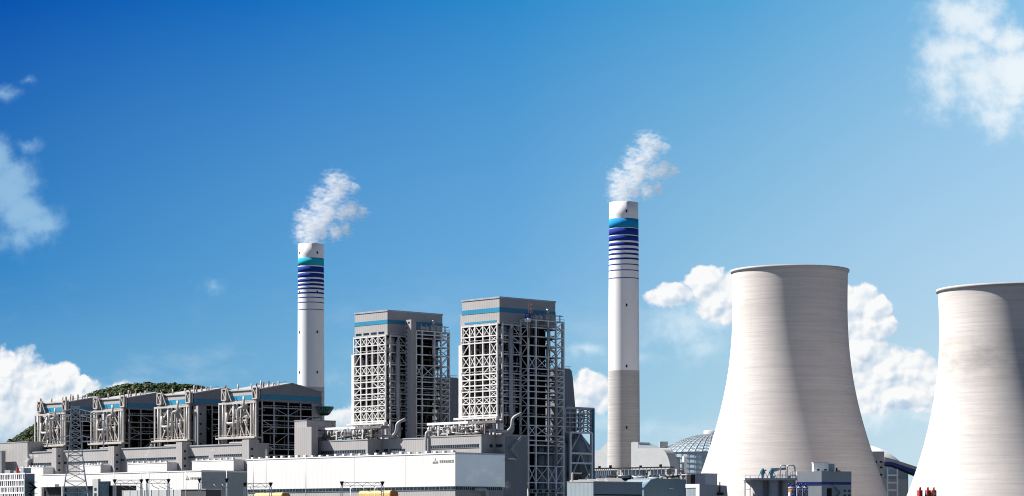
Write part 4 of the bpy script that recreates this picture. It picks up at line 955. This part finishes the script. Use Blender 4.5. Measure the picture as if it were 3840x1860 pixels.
m.bar((q.lx(2558), 0, 0), (q.lx(2558), 0, q.z(1765)), 1.0).bar((0, 0, 0), (0, 0, q.z(1765)), 1.0).bar((-.5, 0, q.z(1765)), (q.lx(2558) + .5, 0, q.z(1765)), 1.0)
m.make('portal', 'beige', r_)
# machinery clutter on the low hall roof
q = at(2560, 900); ck = q.root('rooftop_machinery', 'jumble of dark fans and pale pipes on the dark teal hall roof', 'machinery')
zr_ = q.z(1790)
pipework(ck, 2, 12, 2, q.ly(2240), zr_, zr_ + 1.3, 26, 'dark', (.12, .4), 91)
pipework(ck, 2, 12, 2, q.ly(2240), zr_, zr_ + 1.3, 26, 'pipe', (.12, .35), 92)
MB().box(q.lx(2575), q.lx(2592), -2, 0, zr_ - 7, zr_ + 1).make('fan_case', 'dark', ck)
# teal halls
q = at(2415, 820); th = q.root('teal_hall', 'dark teal hall with blue sloped roof in front of the tallest chimney', 'hall')
x1 = q.lx(2573); zt_ = q.z(1792); yt = q.ly(2330)
MB().prism([(0, 0), (x1, 0), (x1, zt_ - .3), (x1 * .3, zt_), (3.2, zt_ - .5), (0, zt_ - 3.2)], 'y', 0, yt).make('wall', 'bluegrey', th)
MB().add([(-.3, -.2, zt_ - 3.2), (3.4, -.2, zt_ - .4), (3.4, yt * 2.3, zt_ - 1.6), (-.3, yt * 2.3, zt_ - 4.4), (-.3, -.2, zt_ - 3.5), (3.4, -.2, zt_ - .7), (3.4, yt * 2.3, zt_ - 1.9), (-.3, yt * 2.3, zt_ - 4.7)],
    [(0, 1, 2, 3), (7, 6, 5, 4), (0, 4, 5, 1), (1, 5, 6, 2), (2, 6, 7, 3), (3, 7, 4, 0)]).make('sloped_roof', 'blueroof', th)
MB().box(q.lx(2508), q.lx(2522), -.5, -.02, q.z(1832), q.z(1828)).make('wall_lamp', 'chimney_white', th)
MB().bar((q.lx(2515), -.5, q.z(1830)), (q.lx(2515), -1.5, q.z(1836)), .3).make('bracket', 'steel_grey', th)
q = at(2225, 760); tl = q.root('low_slate_building', 'low slate grey building with ribbon window beside the hopper frame', 'building')
x1 = q.lx(2408); zt_ = q.z(1808)
MB().box(0, x1, 0, 12, 0, zt_).make('wall', 'slate', tl)
MB().box(.5, x1 - .3, -.10, .1, q.z(1857), q.z(1853)).make('window_strip', 'dark', tl)
MB().box(-.1, x1 + .1, -.2, 12, zt_, zt_ + .3).make('coping', 'steel_grey', tl)
rf = at(2330, 840); r_ = rf.root('sawtooth_roof', 'row of pale slanted roof panels behind the low slate building', 'roof structure')
for i in range(5):
    y0 = 2 + i * 4.4; zt_ = rf.z(1782)
    MB().prism([(y0, zt_ - 3.6), (y0 + 4.2, zt_ - 3.6), (y0 + 4.2, zt_ - .8 - .15 * i)], 'x', -2, 6).make('roof_tooth', 'beige', r_)
MB().box(-1.8, 5.8, 2, 25, 0, zt_ - 3.62).make('base', 'bluegrey', r_)
MB().bar((-2.5, 22, zt_ - 6), (-2.5, 22, zt_ + 1), .5).bar((-2.5, 22, zt_ + 1), (2, 22, zt_ + 1), .5).make('goal_post', 'beige', r_)
# pale building and white wall left of the silos
q = at(2625, 800); pb = q.root('pale_portal_building', 'low pale grey building with sloping right end at the cooling tower foot', 'building')
xa = q.lx(2725); xb = q.lx(2752); zt_ = q.z(1815)
MB().prism([(0, 0), (xb, 0), (xa, zt_ - .4), (0, zt_)], 'y', 0, q.ly(2573)).make('wall', 'palegrey', pb)
ya = q.ly(2573); m = MB().box(-.3, -.01, 0, ya, zt_ - 1.2, zt_ + .02)
m.box(-.3, -.01, 0, 1.6, 0, zt_ - 1.2); m.make('portal_surround', 'chimney_white', pb)
MB().box(-.12, -.005, 1.7, ya * .95, 0, zt_ - 1.4).make('shutter', 'slate', pb)
m = MB().bar((q.lx(2696), -.4, q.z(1856)), (q.lx(2696), -.4, q.z(1806)), .3).box(q.lx(2688), q.lx(2704), -1.2, -.05, q.z(1856), q.z(1846)); m.make('exhaust', 'dark', pb)
q = at(2645, 1050); ww = q.root('white_wall_block', 'plain white block between the dome and the big cooling tower', 'building')
MB().box(0, q.lx(2690), 0, q.ly(2588), 0, q.z(1778)).make('wall', 'white', ww)
MB().box(-.2, q.lx(2690), -.2, q.ly(2588), q.z(1778), q.z(1778) + .4).make('coping', 'chimney_white', ww)

def dome(name, u, Y, rpx, vbase, vtop, vground_band, label, mpan, nr=44, nv=11, lattice='steel_grey'):
    k = Y / F; t = plain(name, (u - CX) / F * Y, Y, label, 'dome', 'storage domes')
    r = rpx * k; zb, zt = zz(vbase, Y), zz(vtop, Y); h = zt - zb
    Rs = (r * r + h * h) / (2 * h); cz = zt - Rs; a1 = math.asin(min(1, r / Rs))
    prof = [(Rs * math.sin(a1 * (1 - i / nv)) + 1e-3, cz + Rs * math.cos(a1 * (1 - i / nv))) for i in range(nv + 1)]
    MB().lathe(prof, nr * 2, smooth=True).make('dome_shell', mpan, t)
    zl = zb - 34
    MB().lathe([(r * .985, 0), (r * .99, zb)], nr * 2).make('drum', 'dome', t)
    if lattice:
        m = MB()
        for layer, off in ((0, .5),):
            for i in range(nv + 1):
                rr0, z0 = prof[i]
                for j in range(nr):
                    a, b_ = 2 * math.pi * j / nr, 2 * math.pi * (j + 1) / nr
                    f = 1 + off / Rs
                    A = Vector((rr0 * math.cos(a) * f, rr0 * math.sin(a) * f, z0 + off))
                    if A.y > r * .35: continue
                    m.bar(A, (rr0 * math.cos(b_) * f, rr0 * math.sin(b_) * f, z0 + off), .55)
                    if i < nv:
                        r1, z1 = prof[i + 1]; a2 = a + math.pi / nr * 1.0
                        m.bar(A, (r1 * math.cos(a) * f, r1 * math.sin(a) * f, z1 + off), .55)
                        m.bar(A, (r1 * math.cos(b_) * f, r1 * math.sin(b_) * f, z1 + off), .40)
            for i in range(6):
                z0 = zb - 5.6 * i
                for j in range(nr):
                    a, b_ = 2 * math.pi * j / nr, 2 * math.pi * (j + 1) / nr
                    A = Vector((r * math.cos(a), r * math.sin(a), z0))
                    if A.y > r * .35: continue
                    m.bar(A, (r * math.cos(b_), r * math.sin(b_), z0), .5).bar(A, (A.x, A.y, z0 - 5.6), .5)
        m.make('space_frame', lattice, t)
        MB().lathe([(r * .17, zt - 2), (r * .17, zt + 4), (r * .155, zt + 4.3), (.01, zt + 5)], 24).make('lantern', 'palegrey', t)
        MB().box(-r * 1.02, -r * .86, -8, 6, zb + .5, zb + 13).make('conveyor_head', 'beige', t)
    return t
dome('coal_dome', 2672, 2700, 196, 1700, 1629, 1778, 'latticed storage dome partly hidden by the big cooling tower', 'dome')
d2_ = dome('storage_dome', 3225, 2500, 165, 1752, 1668, 1800, 'smooth white dome showing between the cooling towers', 'chimney_white', lattice=None)
# transfer tower and conveyor
Yt = 1750; k = Yt / F
tt_ = plain('transfer_tower', (3316 - CX) / F * Yt, Yt, 'beige tower with small dark windows between the cooling towers', 'building')
zf = lambda v: zz(v, Yt); xf = lambda u: (u - 3316) * k
MB().box(xf(3235), 0, 0, 14, 0, zf(1693)).make('wall', 'beige', tt_)
for u, v in ((3285, 1732), (3305, 1732), (3305, 1753), (3305, 1780), (3285, 1753)): MB().box(xf(u - 5), xf(u + 4), -.08, .2, zf(v + 3.5), zf(v - 3.5)).make('window', 'dark', tt_)
cv = plain('conveyor_gallery', (3316 - CX) / F * Yt, Yt, 'beige and blue conveyor gallery sloping down right to the far tower', 'conveyor')
def gal(poly, m, nm, y0=-2, y1=5): MB().prism([(xf(u), zf(v)) for u, v in poly], 'y', y0, y1).make(nm, m, cv)
gal([(3317, 1714), (3360, 1726), (3440, 1752), (3470, 1764), (3470, 1778), (3440, 1765), (3345, 1733), (3317, 1733)], 'beige', 'gallery_wall')
gal([(3317, 1733.3), (3345, 1733.3), (3440, 1765.3), (3470, 1776), (3470, 1792), (3428, 1778), (3345, 1745), (3317, 1743)], 'blue', 'blue_belt_casing', -2.4, 5)
gal([(3317, 1743.3), (3345, 1745.3), (3428, 1778.3), (3428, 1785), (3345, 1751), (3317, 1747)], 'dark', 'underside', -1.6, 4.6)
for ul, uo in ((3325, 3330), (3362, 3367)): MB().box(xf(ul), xf(uo), -1.5, 0, 0, zf(1752)).make('trestle_leg', 'chimney_white', cv)
for v in (1782, 1810, 1838): MB().box(xf(3330.2), xf(3361.8), -1.3, -.2, zf(v + 3), zf(v - 3)).make('cross_beam', 'chimney_white', cv)
MB().box(xf(3318), xf(3420), 20, 30, 0, zf(1794)).make('lower_shed', 'palegrey', plain('pale_shed', (3316 - CX) / F * Yt, Yt, 'pale blue grey shed under the sloping conveyor gallery', 'shed'))
sb = plain('teal_shed', (3316 - CX) / F * Yt, Yt, 'teal shed wall seen behind the conveyor trestle', 'shed')
MB().box(xf(3332), xf(3440), 40, 50, 0, zf(1758)).make('wall', 'bluegrey', sb)

# ---------------------------------------------------------------- silos and small blue-banded building
Ys = 880; k = Ys / F; xf = lambda u: (u - 2800) * k; zf = lambda v: zz(v, Ys)
si = plain('silo_block', (2800 - CX) / F * Ys, Ys, 'concrete silo cluster with roof pipework below the big cooling tower', 'silo')
for i, (ua, ub, v) in enumerate(((2797, 2872, 1793), (2884, 2922, 1800), (2934, 2988, 1800))):
    r = (ub - ua) / 2 * k * (1 if i else .9); MB().lathe([(r, 0), (r, zf(v)), (.01, zf(v) + .2)], 40, xf((ua + ub) / 2), r + .2).make('silo', 'chimney_concrete', si)
MB().box(xf(2800), xf(2986), 3.5, 9, 0, zf(1801) + .3).make('recess_wall', 'clad_dark', si)
MB().box(xf(2793), xf(2988), -.6, 9, zf(1801), zf(1793)).make('roof_slab', 'palegrey', si)
m = MB(); handrail(m, (xf(2794), -.5, zf(1793)), (xf(2868), -.5, zf(1793))); m.bar((xf(2812), -.8, 0), (xf(2812), -.8, zf(1784)), .25)
for v in (1805, 1834): m.box(xf(2795), xf(2814), -1.6, -.1, zf(v + 1.5), zf(v - 1))
m.make('ladder', 'steel_grey', si)
m = MB()
m.elbow([(xf(2928), 1, zf(1795)), (xf(2928), 1, zf(1744)), (xf(2946), 1, zf(1744)), (xf(2946), 1, zf(1752))], .22, 1.0, 8)
m.elbow([(xf(2952), .5, zf(1795)), (xf(2952), .5, zf(1744)), (xf(2981), .5, zf(1744)), (xf(2983), .5, zf(1825))], .26, 1.2, 8)
m.elbow([(xf(2968), .5, zf(1783)), (xf(2989), .5, zf(1783)), (xf(2989), .5, zf(1825))], .2, .8, 8)
m.make('roof_pipe', 'steel_grey', si)
for u, h, nm in ((2862, 1756, 'filter_unit'), (2895, 1754, 'filter_unit')):
    m = MB().tube([(xf(u), 2, zf(1795)), (xf(u), 2, zf(1785)), (xf(u), 2, zf(1770)), (xf(u), 2, zf(h))], [.35, .5, .95, .4], 12).bar((xf(u), 2, zf(1768)), (xf(u + 14), 2, zf(1762)), .5)
    m.bar((xf(u) - 1.8, 1.5, zf(1794)), (xf(u) - .3, 1.5, zf(1760)), .18).bar((xf(u) + 2, 1.5, zf(1794)), (xf(u) + .8, 1.5, zf(1770)), .18); m.make(nm, 'teal_steel', si)
MB().bar((xf(2896), 2, zf(1760)), (xf(2955), 2, zf(1757)), .9).bar((xf(2905), 2, zf(1766)), (xf(2930), 2, zf(1758)), .7).make('transfer_duct', 'slate', si)
for u in (2902, 2960): MB().box(xf(u - 6), xf(u + 7), 1, 3, zf(1794), zf(1784)).make('pump_case', 'teal_steel', si)
m = MB()
for u in (2920, 2927, 2938, 2948, 2956, 2966, 2975): m.bar((xf(u), 2.5, zf(1794)), (xf(u), 2.5, zf(1766 + u % 7)), .25)
m.bar((xf(2915), 2.5, zf(1781)), (xf(2980), 2.5, zf(1781)), .25); handrail(m, (xf(2875), -.3, zf(1793)), (xf(2986), -.3, zf(1793)))
m.make('roof_frame', 'steel', si)
Yb = 900; k = Yb / F; xf = lambda u: (u - 3081) * k; zf = lambda v: zz(v, Yb)
bb = plain('blue_banded_building', (3081 - CX) / F * Yb, Yb, 'grey building with a dark blue band and white rooftop room', 'building')
MB().prism([(xf(2994), 4.0), (0, 0), (xf(3200), 5.0), (xf(3200), 14), (xf(2994), 14)], 'z', 0, zf(1767)).make('wall', 'banded', bb)
MB().prism([(xf(2993), 3.9), (0, -.12), (xf(3198), 4.8), (xf(3198), 5.1), (0, .2), (xf(2993), 4.2)], 'z', zf(1817), zf(1807)).make('blue_band', 'blue', bb)
def onface(u): return 5.0 * (u - 3081) / 119.0
MB().box(xf(3055), xf(3111), 3, 8, zf(1767) + .02, zf(1736)).make('rooftop_room', 'chimney_white', bb)
MB().box(xf(3053), xf(3113), 2.6, 8.2, zf(1736), zf(1733)).make('room_roof', 'steel', bb)
MB().box(xf(3111.5), xf(3135), 4, 9, zf(1767) + .02, zf(1738)).make('rooftop_annexe', 'banded', bb)
for u in (3068, 3095): MB().box(xf(u), xf(u + 9), 2.9, 3.2, zf(1764), zf(1758)).make('window', 'dark', bb)
MB().box(xf(3140), xf(3158), 4.5, 5.5, zf(1767) + .02, zf(1763)).tube([(xf(3144), 5, zf(1764)), (xf(3144), 5, zf(1753))], .35, 8).make('roof_unit', 'dark', bb)
MB().box(xf(3102), xf(3120), onface(3102) - .08, onface(3120) + .1, 0, zf(1831)).make('door', 'dark', bb)
for u, v in ((3168, 1840), (3186, 1840), (3168, 1856), (3186, 1856)): MB().box(xf(u), xf(u + 10), onface(u) - .05, onface(u + 10) + .1, zf(v + 3), zf(v - 2)).make('window', 'dark', bb)
m = MB().bar((xf(3128), onface(3128) - .5, zf(1820)), (xf(3128), onface(3128) - .5, zf(1812)), .5)
m.bar((xf(3130), 1.2, zf(1826)), (xf(3152), 1.8, zf(1846)), .6, .5).bar((xf(3152), 1.8, zf(1846)), (xf(3136), 1.2, zf(1866)), .6, .5); m.make('outside_stair', 'teal_steel', bb)

# ---------------------------------------------------------------- small coloured tanks
Yk = 700; k = Yk / F
for i, (u, lab) in enumerate(((2972, 'blue tank with orange shoulder, leftmost of the three blue tanks'), (2999, 'middle of the three blue tanks'), (3021, 'right of the three blue tanks, beside the grey building'))):
    t = plain('blue_tank', (u - CX) / F * Yk, Yk, lab, 'tank', 'blue tanks'); z = zz(1823, Yk); r = (15 if i == 0 else 9.5) * k
    MB().lathe([(r, 0), (r, z - .5), (r * .85, z - .1), (.4, z)], 24).make('shell', 'blue', t)
    MB().tube([(0, 0, z - .1), (0, 0, z + .7)], .28, 10).elbow([(0, 0, z + .6), (-1.0, 0, z + .9), (-1.2, 0, z + .2)], .16, .4, 8).make('vent', 'blue', t)
    MB().lathe([(r + .06, z - .6), (r + .12, z - .55), (r + .12, z - .35), (r + .06, z - .3)], 24).make('top_ring', 'palegrey', t)
    e = MB(); zc_ = zz(1842, Yk)
    for j in range(10):
        a = R(20 + j * 30); b_ = R(20 + (j + 1) * 30)
        e.bar((.55 * math.cos(a), -r - .05, zc_ + .62 * math.sin(a)), (.55 * math.cos(b_), -r - .05, zc_ + .62 * math.sin(b_)), .2)
    e.bar((-.5, -r - .05, zc_ - 1.1), (.5, -r - .05, zc_ - 1.1), .18).bar((-.15, -r - .05, zc_ + .1), (.3, -r - .05, zc_), .2)
    e.make('tank_emblem', 'chimney_white', t)
    if i == 0:
        MB().lathe([(r + .05, z - 1.7), (r + .05, z - .7)], 14, a0=R(180), a1=R(265)).make('orange_shoulder', 'orange', t)
        MB().lathe([(r + .05, z - 3.6), (r + .05, z - 1.8)], 14, a0=R(180), a1=R(232)).make('white_patch', 'chimney_white', t)
        MB().lathe([(r + .05, z - 5.2), (r + .05, z - 3.9)], 14, a0=R(180), a1=R(240)).make('red_patch', 'red', t)
for i, (u, r_, lab) in enumerate(((3449, 11, 'red tank, leftmost of the three red tanks'), (3478, 10, 'middle red tank of the three'), (3500, 12, 'orange red tank, rightmost of the three red tanks'))):
    t = plain('red_tank', (u - CX) / F * Yk, Yk, lab, 'tank', 'red tanks'); z = zz(1838, Yk); r = r_ * k
    MB().lathe([(r, 0), (r, z - .15), (r * .9, z), (.3, z + .05)], 24).make('shell', 'red', t)
    MB().tube([(.1, 0, z), (.1, 0, z + .55), (.1, 0, z + .95)], [.33, .30, .22], 10).make('neck', 'orange' if i == 2 else 'red', t)
    if i: MB().lathe([(r + .04, z - 1.5), (r + .04, z - .5)], 8, a0=R(255 if i == 2 else 200), a1=R(300 if i == 2 else 245)).make('tank_emblem', 'palegrey', t)
    if i == 2: MB().lathe([(r + .03, 0), (r + .03, z - .15)], 10, a0=R(180), a1=R(240)).make('orange_side', 'orange', t)
for i, (ua, ub, v, lab) in enumerate(((953, 1065, 1847, 'yellow round edged tank housing left in front of the big white hall'), (1345, 1471, 1839, 'yellow round edged tank housing right in front of the big white hall'))):
    q = at(ub - 10, 800); t = q.root('yellow_housing', lab, 'tank housing', 'yellow housings by the big hall'); y1 = q.ly(ua); z = q.z(v); x1 = 3.5
    poly = [(0, 0), (0, z - .9), (.25, z - .3), (.9, z), (x1 - .8, z), (x1 - .2, z - .3), (x1, z - .9), (x1, 0)]
    MB().prism(poly, 'y', 0, y1).make('housing', 'yellow', t)
    MB().prism([(p[0] * 1.0 + .1, p[1] - .3 if p[1] else 0) for p in poly], 'y', -.25, -.01).make('shade_side_plate', 'orange', t)  # orange plate paints the shaded side of the yellow housing

# ---------------------------------------------------------------- lattice pylon
def pylon(u, Y, label):
    t = plain('lattice_pylon', (u - CX) / F * Y, Y, label, 'pylon', rz=R(12)); k = Y / F
    zt_ = zz(1524, Y); zw_ = zz(1680, Y)
    prof = [(0, 62 * k), (zz(1860, Y), 47 * k), (zz(1770, Y), 33 * k), (zw_, 23 * k), (zt_, 15 * k)]
    zz_p = [p[0] for p in prof]; rr_p = [p[1] for p in prof]
    def hw(z): return float(np.interp(z, zz_p, rr_p))
    zl = [0]; 
    while zl[-1] < zt_: zl.append(min(zt_, zl[-1] + max(1.7, hw(zl[-1]) * .95)))
    for i in (-1, 1):
        for j in (-1, 1):
            m = MB()
            for a, b in zip(zl[:-1], zl[1:]): m.bar((i * hw(a), j * hw(a), a), (i * hw(b), j * hw(b), b), .21)
            m.make('leg', 'steel_grey', t)
    m = MB()
    for a, b in zip(zl[:-1], zl[1:]):
        A, B = hw(a), hw(b)
        for s_ in (-1, 1):
            m.bar((-A, s_ * A, a), (B, s_ * B, b), .12).bar((A, s_ * A, a), (-B, s_ * B, b), .12)
            m.bar((s_ * A, -A, a), (s_ * B, B, b), .12).bar((s_ * A, A, a), (s_ * B, -B, b), .12)
            m.bar((-B, s_ * B, b), (B, s_ * B, b), .13)
    m.make('lattice', 'steel_grey', t)
    for z, ln in ((zz(1556, Y), 7.5), (zz(1580, Y), 8.5), (zz(1655, Y), 8.0)):
        for sg in (-1, 1):
            m = MB(); h = hw(z); tip = (sg * ln, 0, z + .25)
            for s_ in (-1, 1): m.bar((sg * h, s_ * h, z), tip, .2).bar((sg * h, s_ * h, z + 1.7), tip, .16)
            for f in (.25, .5, .75):
                p = Vector((sg * h, -h, z)).lerp(Vector(tip), f); q_ = Vector((sg * h, -h, z + 1.7)).lerp(Vector(tip), f); m.bar(p, q_, .12)
            m.make('cross_arm', 'steel', t)
            MB().tube([(sg * ln, 0, z + .2), (sg * ln * 1.0, -.2, z - 1.8)], .16, 6).make('insulator', 'chimney_white', t)
    return t
pylon(283, 700, 'tall grey steel lattice pylon rising in front of the far left boiler house')

# ---------------------------------------------------------------- switchyard gantries and thin masts
def gantry(ua, ub, vtop, vbeam, Y, label):
    k = Y / F; t = plain('switchyard_gantry', (ua - CX) / F * Y, Y, label, 'gantry', 'switchyard gantries'); L_ = (ub - ua) * k; zt_ = zz(vbeam, Y)
    for x in (0, L_):
        m = MB()
        for s_ in (-1, 1):
            m.bar((x + s_ * .8, 0, 0), (x + s_ * .18, 0, zt_), .2)
        for j in range(int(zt_ / 2)): z = j * 2; f = .8 - .62 * z / zt_; m.bar((x - f, 0, z), (x + f, 0, z), .12)
        m.make('a_frame', 'chimney_white', t)
        MB().lathe([(.12, zt_), (.5, zt_ + .9), (.55, zt_ + 1.1), (.1, zt_ + 1.15)], 10, x, 0).make('mast_head', 'dark', t)
    m = MB(); n = max(4, int(L_ / 1.2))
    for s_ in (0, .9): m.bar((0, 0, zt_ + s_), (L_, 0, zt_ + s_), .14)
    for i in range(n): a, b = L_ * i / n, L_ * (i + 1) / n; m.bar((a, 0, zt_ + (.9 if i % 2 else 0)), (b, 0, zt_ + (0 if i % 2 else .9)), .09)
    m.make('truss_beam', 'steel_grey' if ua > 900 and ua < 960 else 'steel_grey', t)
    m = MB()
    for i in range(3):
        x = L_ * (.2 + .3 * i); m.tube([(x, 0, zt_), (x + .5, -.6, zt_ - .8), (x + 2.2, -1.2, zt_ - 1.5)], .08, 6)
    m.make('insulator_string', 'steel_grey', t)
gantry(430, 530, 0, 1813, 640, 'white switchyard gantry just right of the pylon')
gantry(552, 632, 0, 1812, 630, 'white switchyard gantry in front of the pale yard wall')
gantry(748, 850, 0, 1810, 620, 'switchyard gantry before the shaded end wall of the lower hall')
gantry(918, 1015, 0, 1826, 600, 'switchyard gantry at the left end of the big white hall')
gantry(1282, 1434, 0, 1822, 600, 'switchyard gantry in the middle of the big white hall front')
for i, (u, v, lab) in enumerate(((428, 1756, 'thin mast nearest the pylon'), (530, 1752, 'thin mast left of the twisted steam wisp'), (553, 1760, 'thin dark mast under the left steam wisp'), (631, 1765, 'thin mast in front of the middle white box room'), (697, 1767, 'thin mast at the emblem of the lower white hall'), (850, 1748, 'pale mast before the shaded end wall of the lower hall'), (950, 1725, 'thin mast at the left corner of the big white hall'), (998, 1684, 'short pale mast above the left end of the big white hall'), (1147, 1705, 'thin dark mast crossing the big white hall'), (1315, 1815, 'thin short mast left of the middle yellow housing'), (1406, 1812, 'thin short mast over the right yellow housing'))):
    Y = 660 if u != 998 else 985; t = plain('lightning_mast', (u - CX) / F * Y, Y, lab, 'mast', 'thin masts in the switchyard'); z = zz(v, Y)
    MB().tube([(0, 0, 0), (0, 0, z * .6), (0, 0, z)], [.16, .12, .06], 8).make('mast_pole', 'steel_grey', t)
    MB().box(-.3, .3, -.3, .3, 0, .4).make('mast_foot', 'palegrey', t)

# ---------------------------------------------------------------- low steam wisps
wisp = [(0, 0, 2, 2.2), (.4, 0, 5, 2.6), (2.0, 0, 7.5, 3.2), (5.0, 0, 9.5, 3.4), (8.5, 0, 9.5, 3.0)]
plume((96 - CX) / F * 1170, 1170, zz(1752, 1170), .55, 'small white steam puff over the grey wall behind the slatted office', wisp, .5, 'steam_wisp')
wisp2 = [(0, 0, 1, 1.4), (.2, 0, 4, 1.5), (.8, 0, 7, 1.7), (2.4, 0, 10, 2.2), (4.2, 0, 12, 2.2)]
plume((548 - CX) / F * 1100, 1100, zz(1728, 1100), .6, 'thin steam wisp rising before the third gabled boiler house', wisp2, .5, 'steam_wisp')
plume((785 - CX) / F * 1080, 1080, zz(1726, 1080), .4, 'small steam puff over the white box room nearest the big hall', wisp2, .5, 'steam_wisp')

wisp3 = [(0, 0, 0, 6), (6, 0, 4, 7), (13, 0, 7, 8), (21, 0, 4, 8), (28, 0, -2, 8), (34, 0, -8, 7)]
plume((1762 - CX) / F * 940, 940, zz(1790, 940), .42, 'faint haze of steam drifting past the end wall of the big white hall', wisp3, .012, 'steam_wisp')
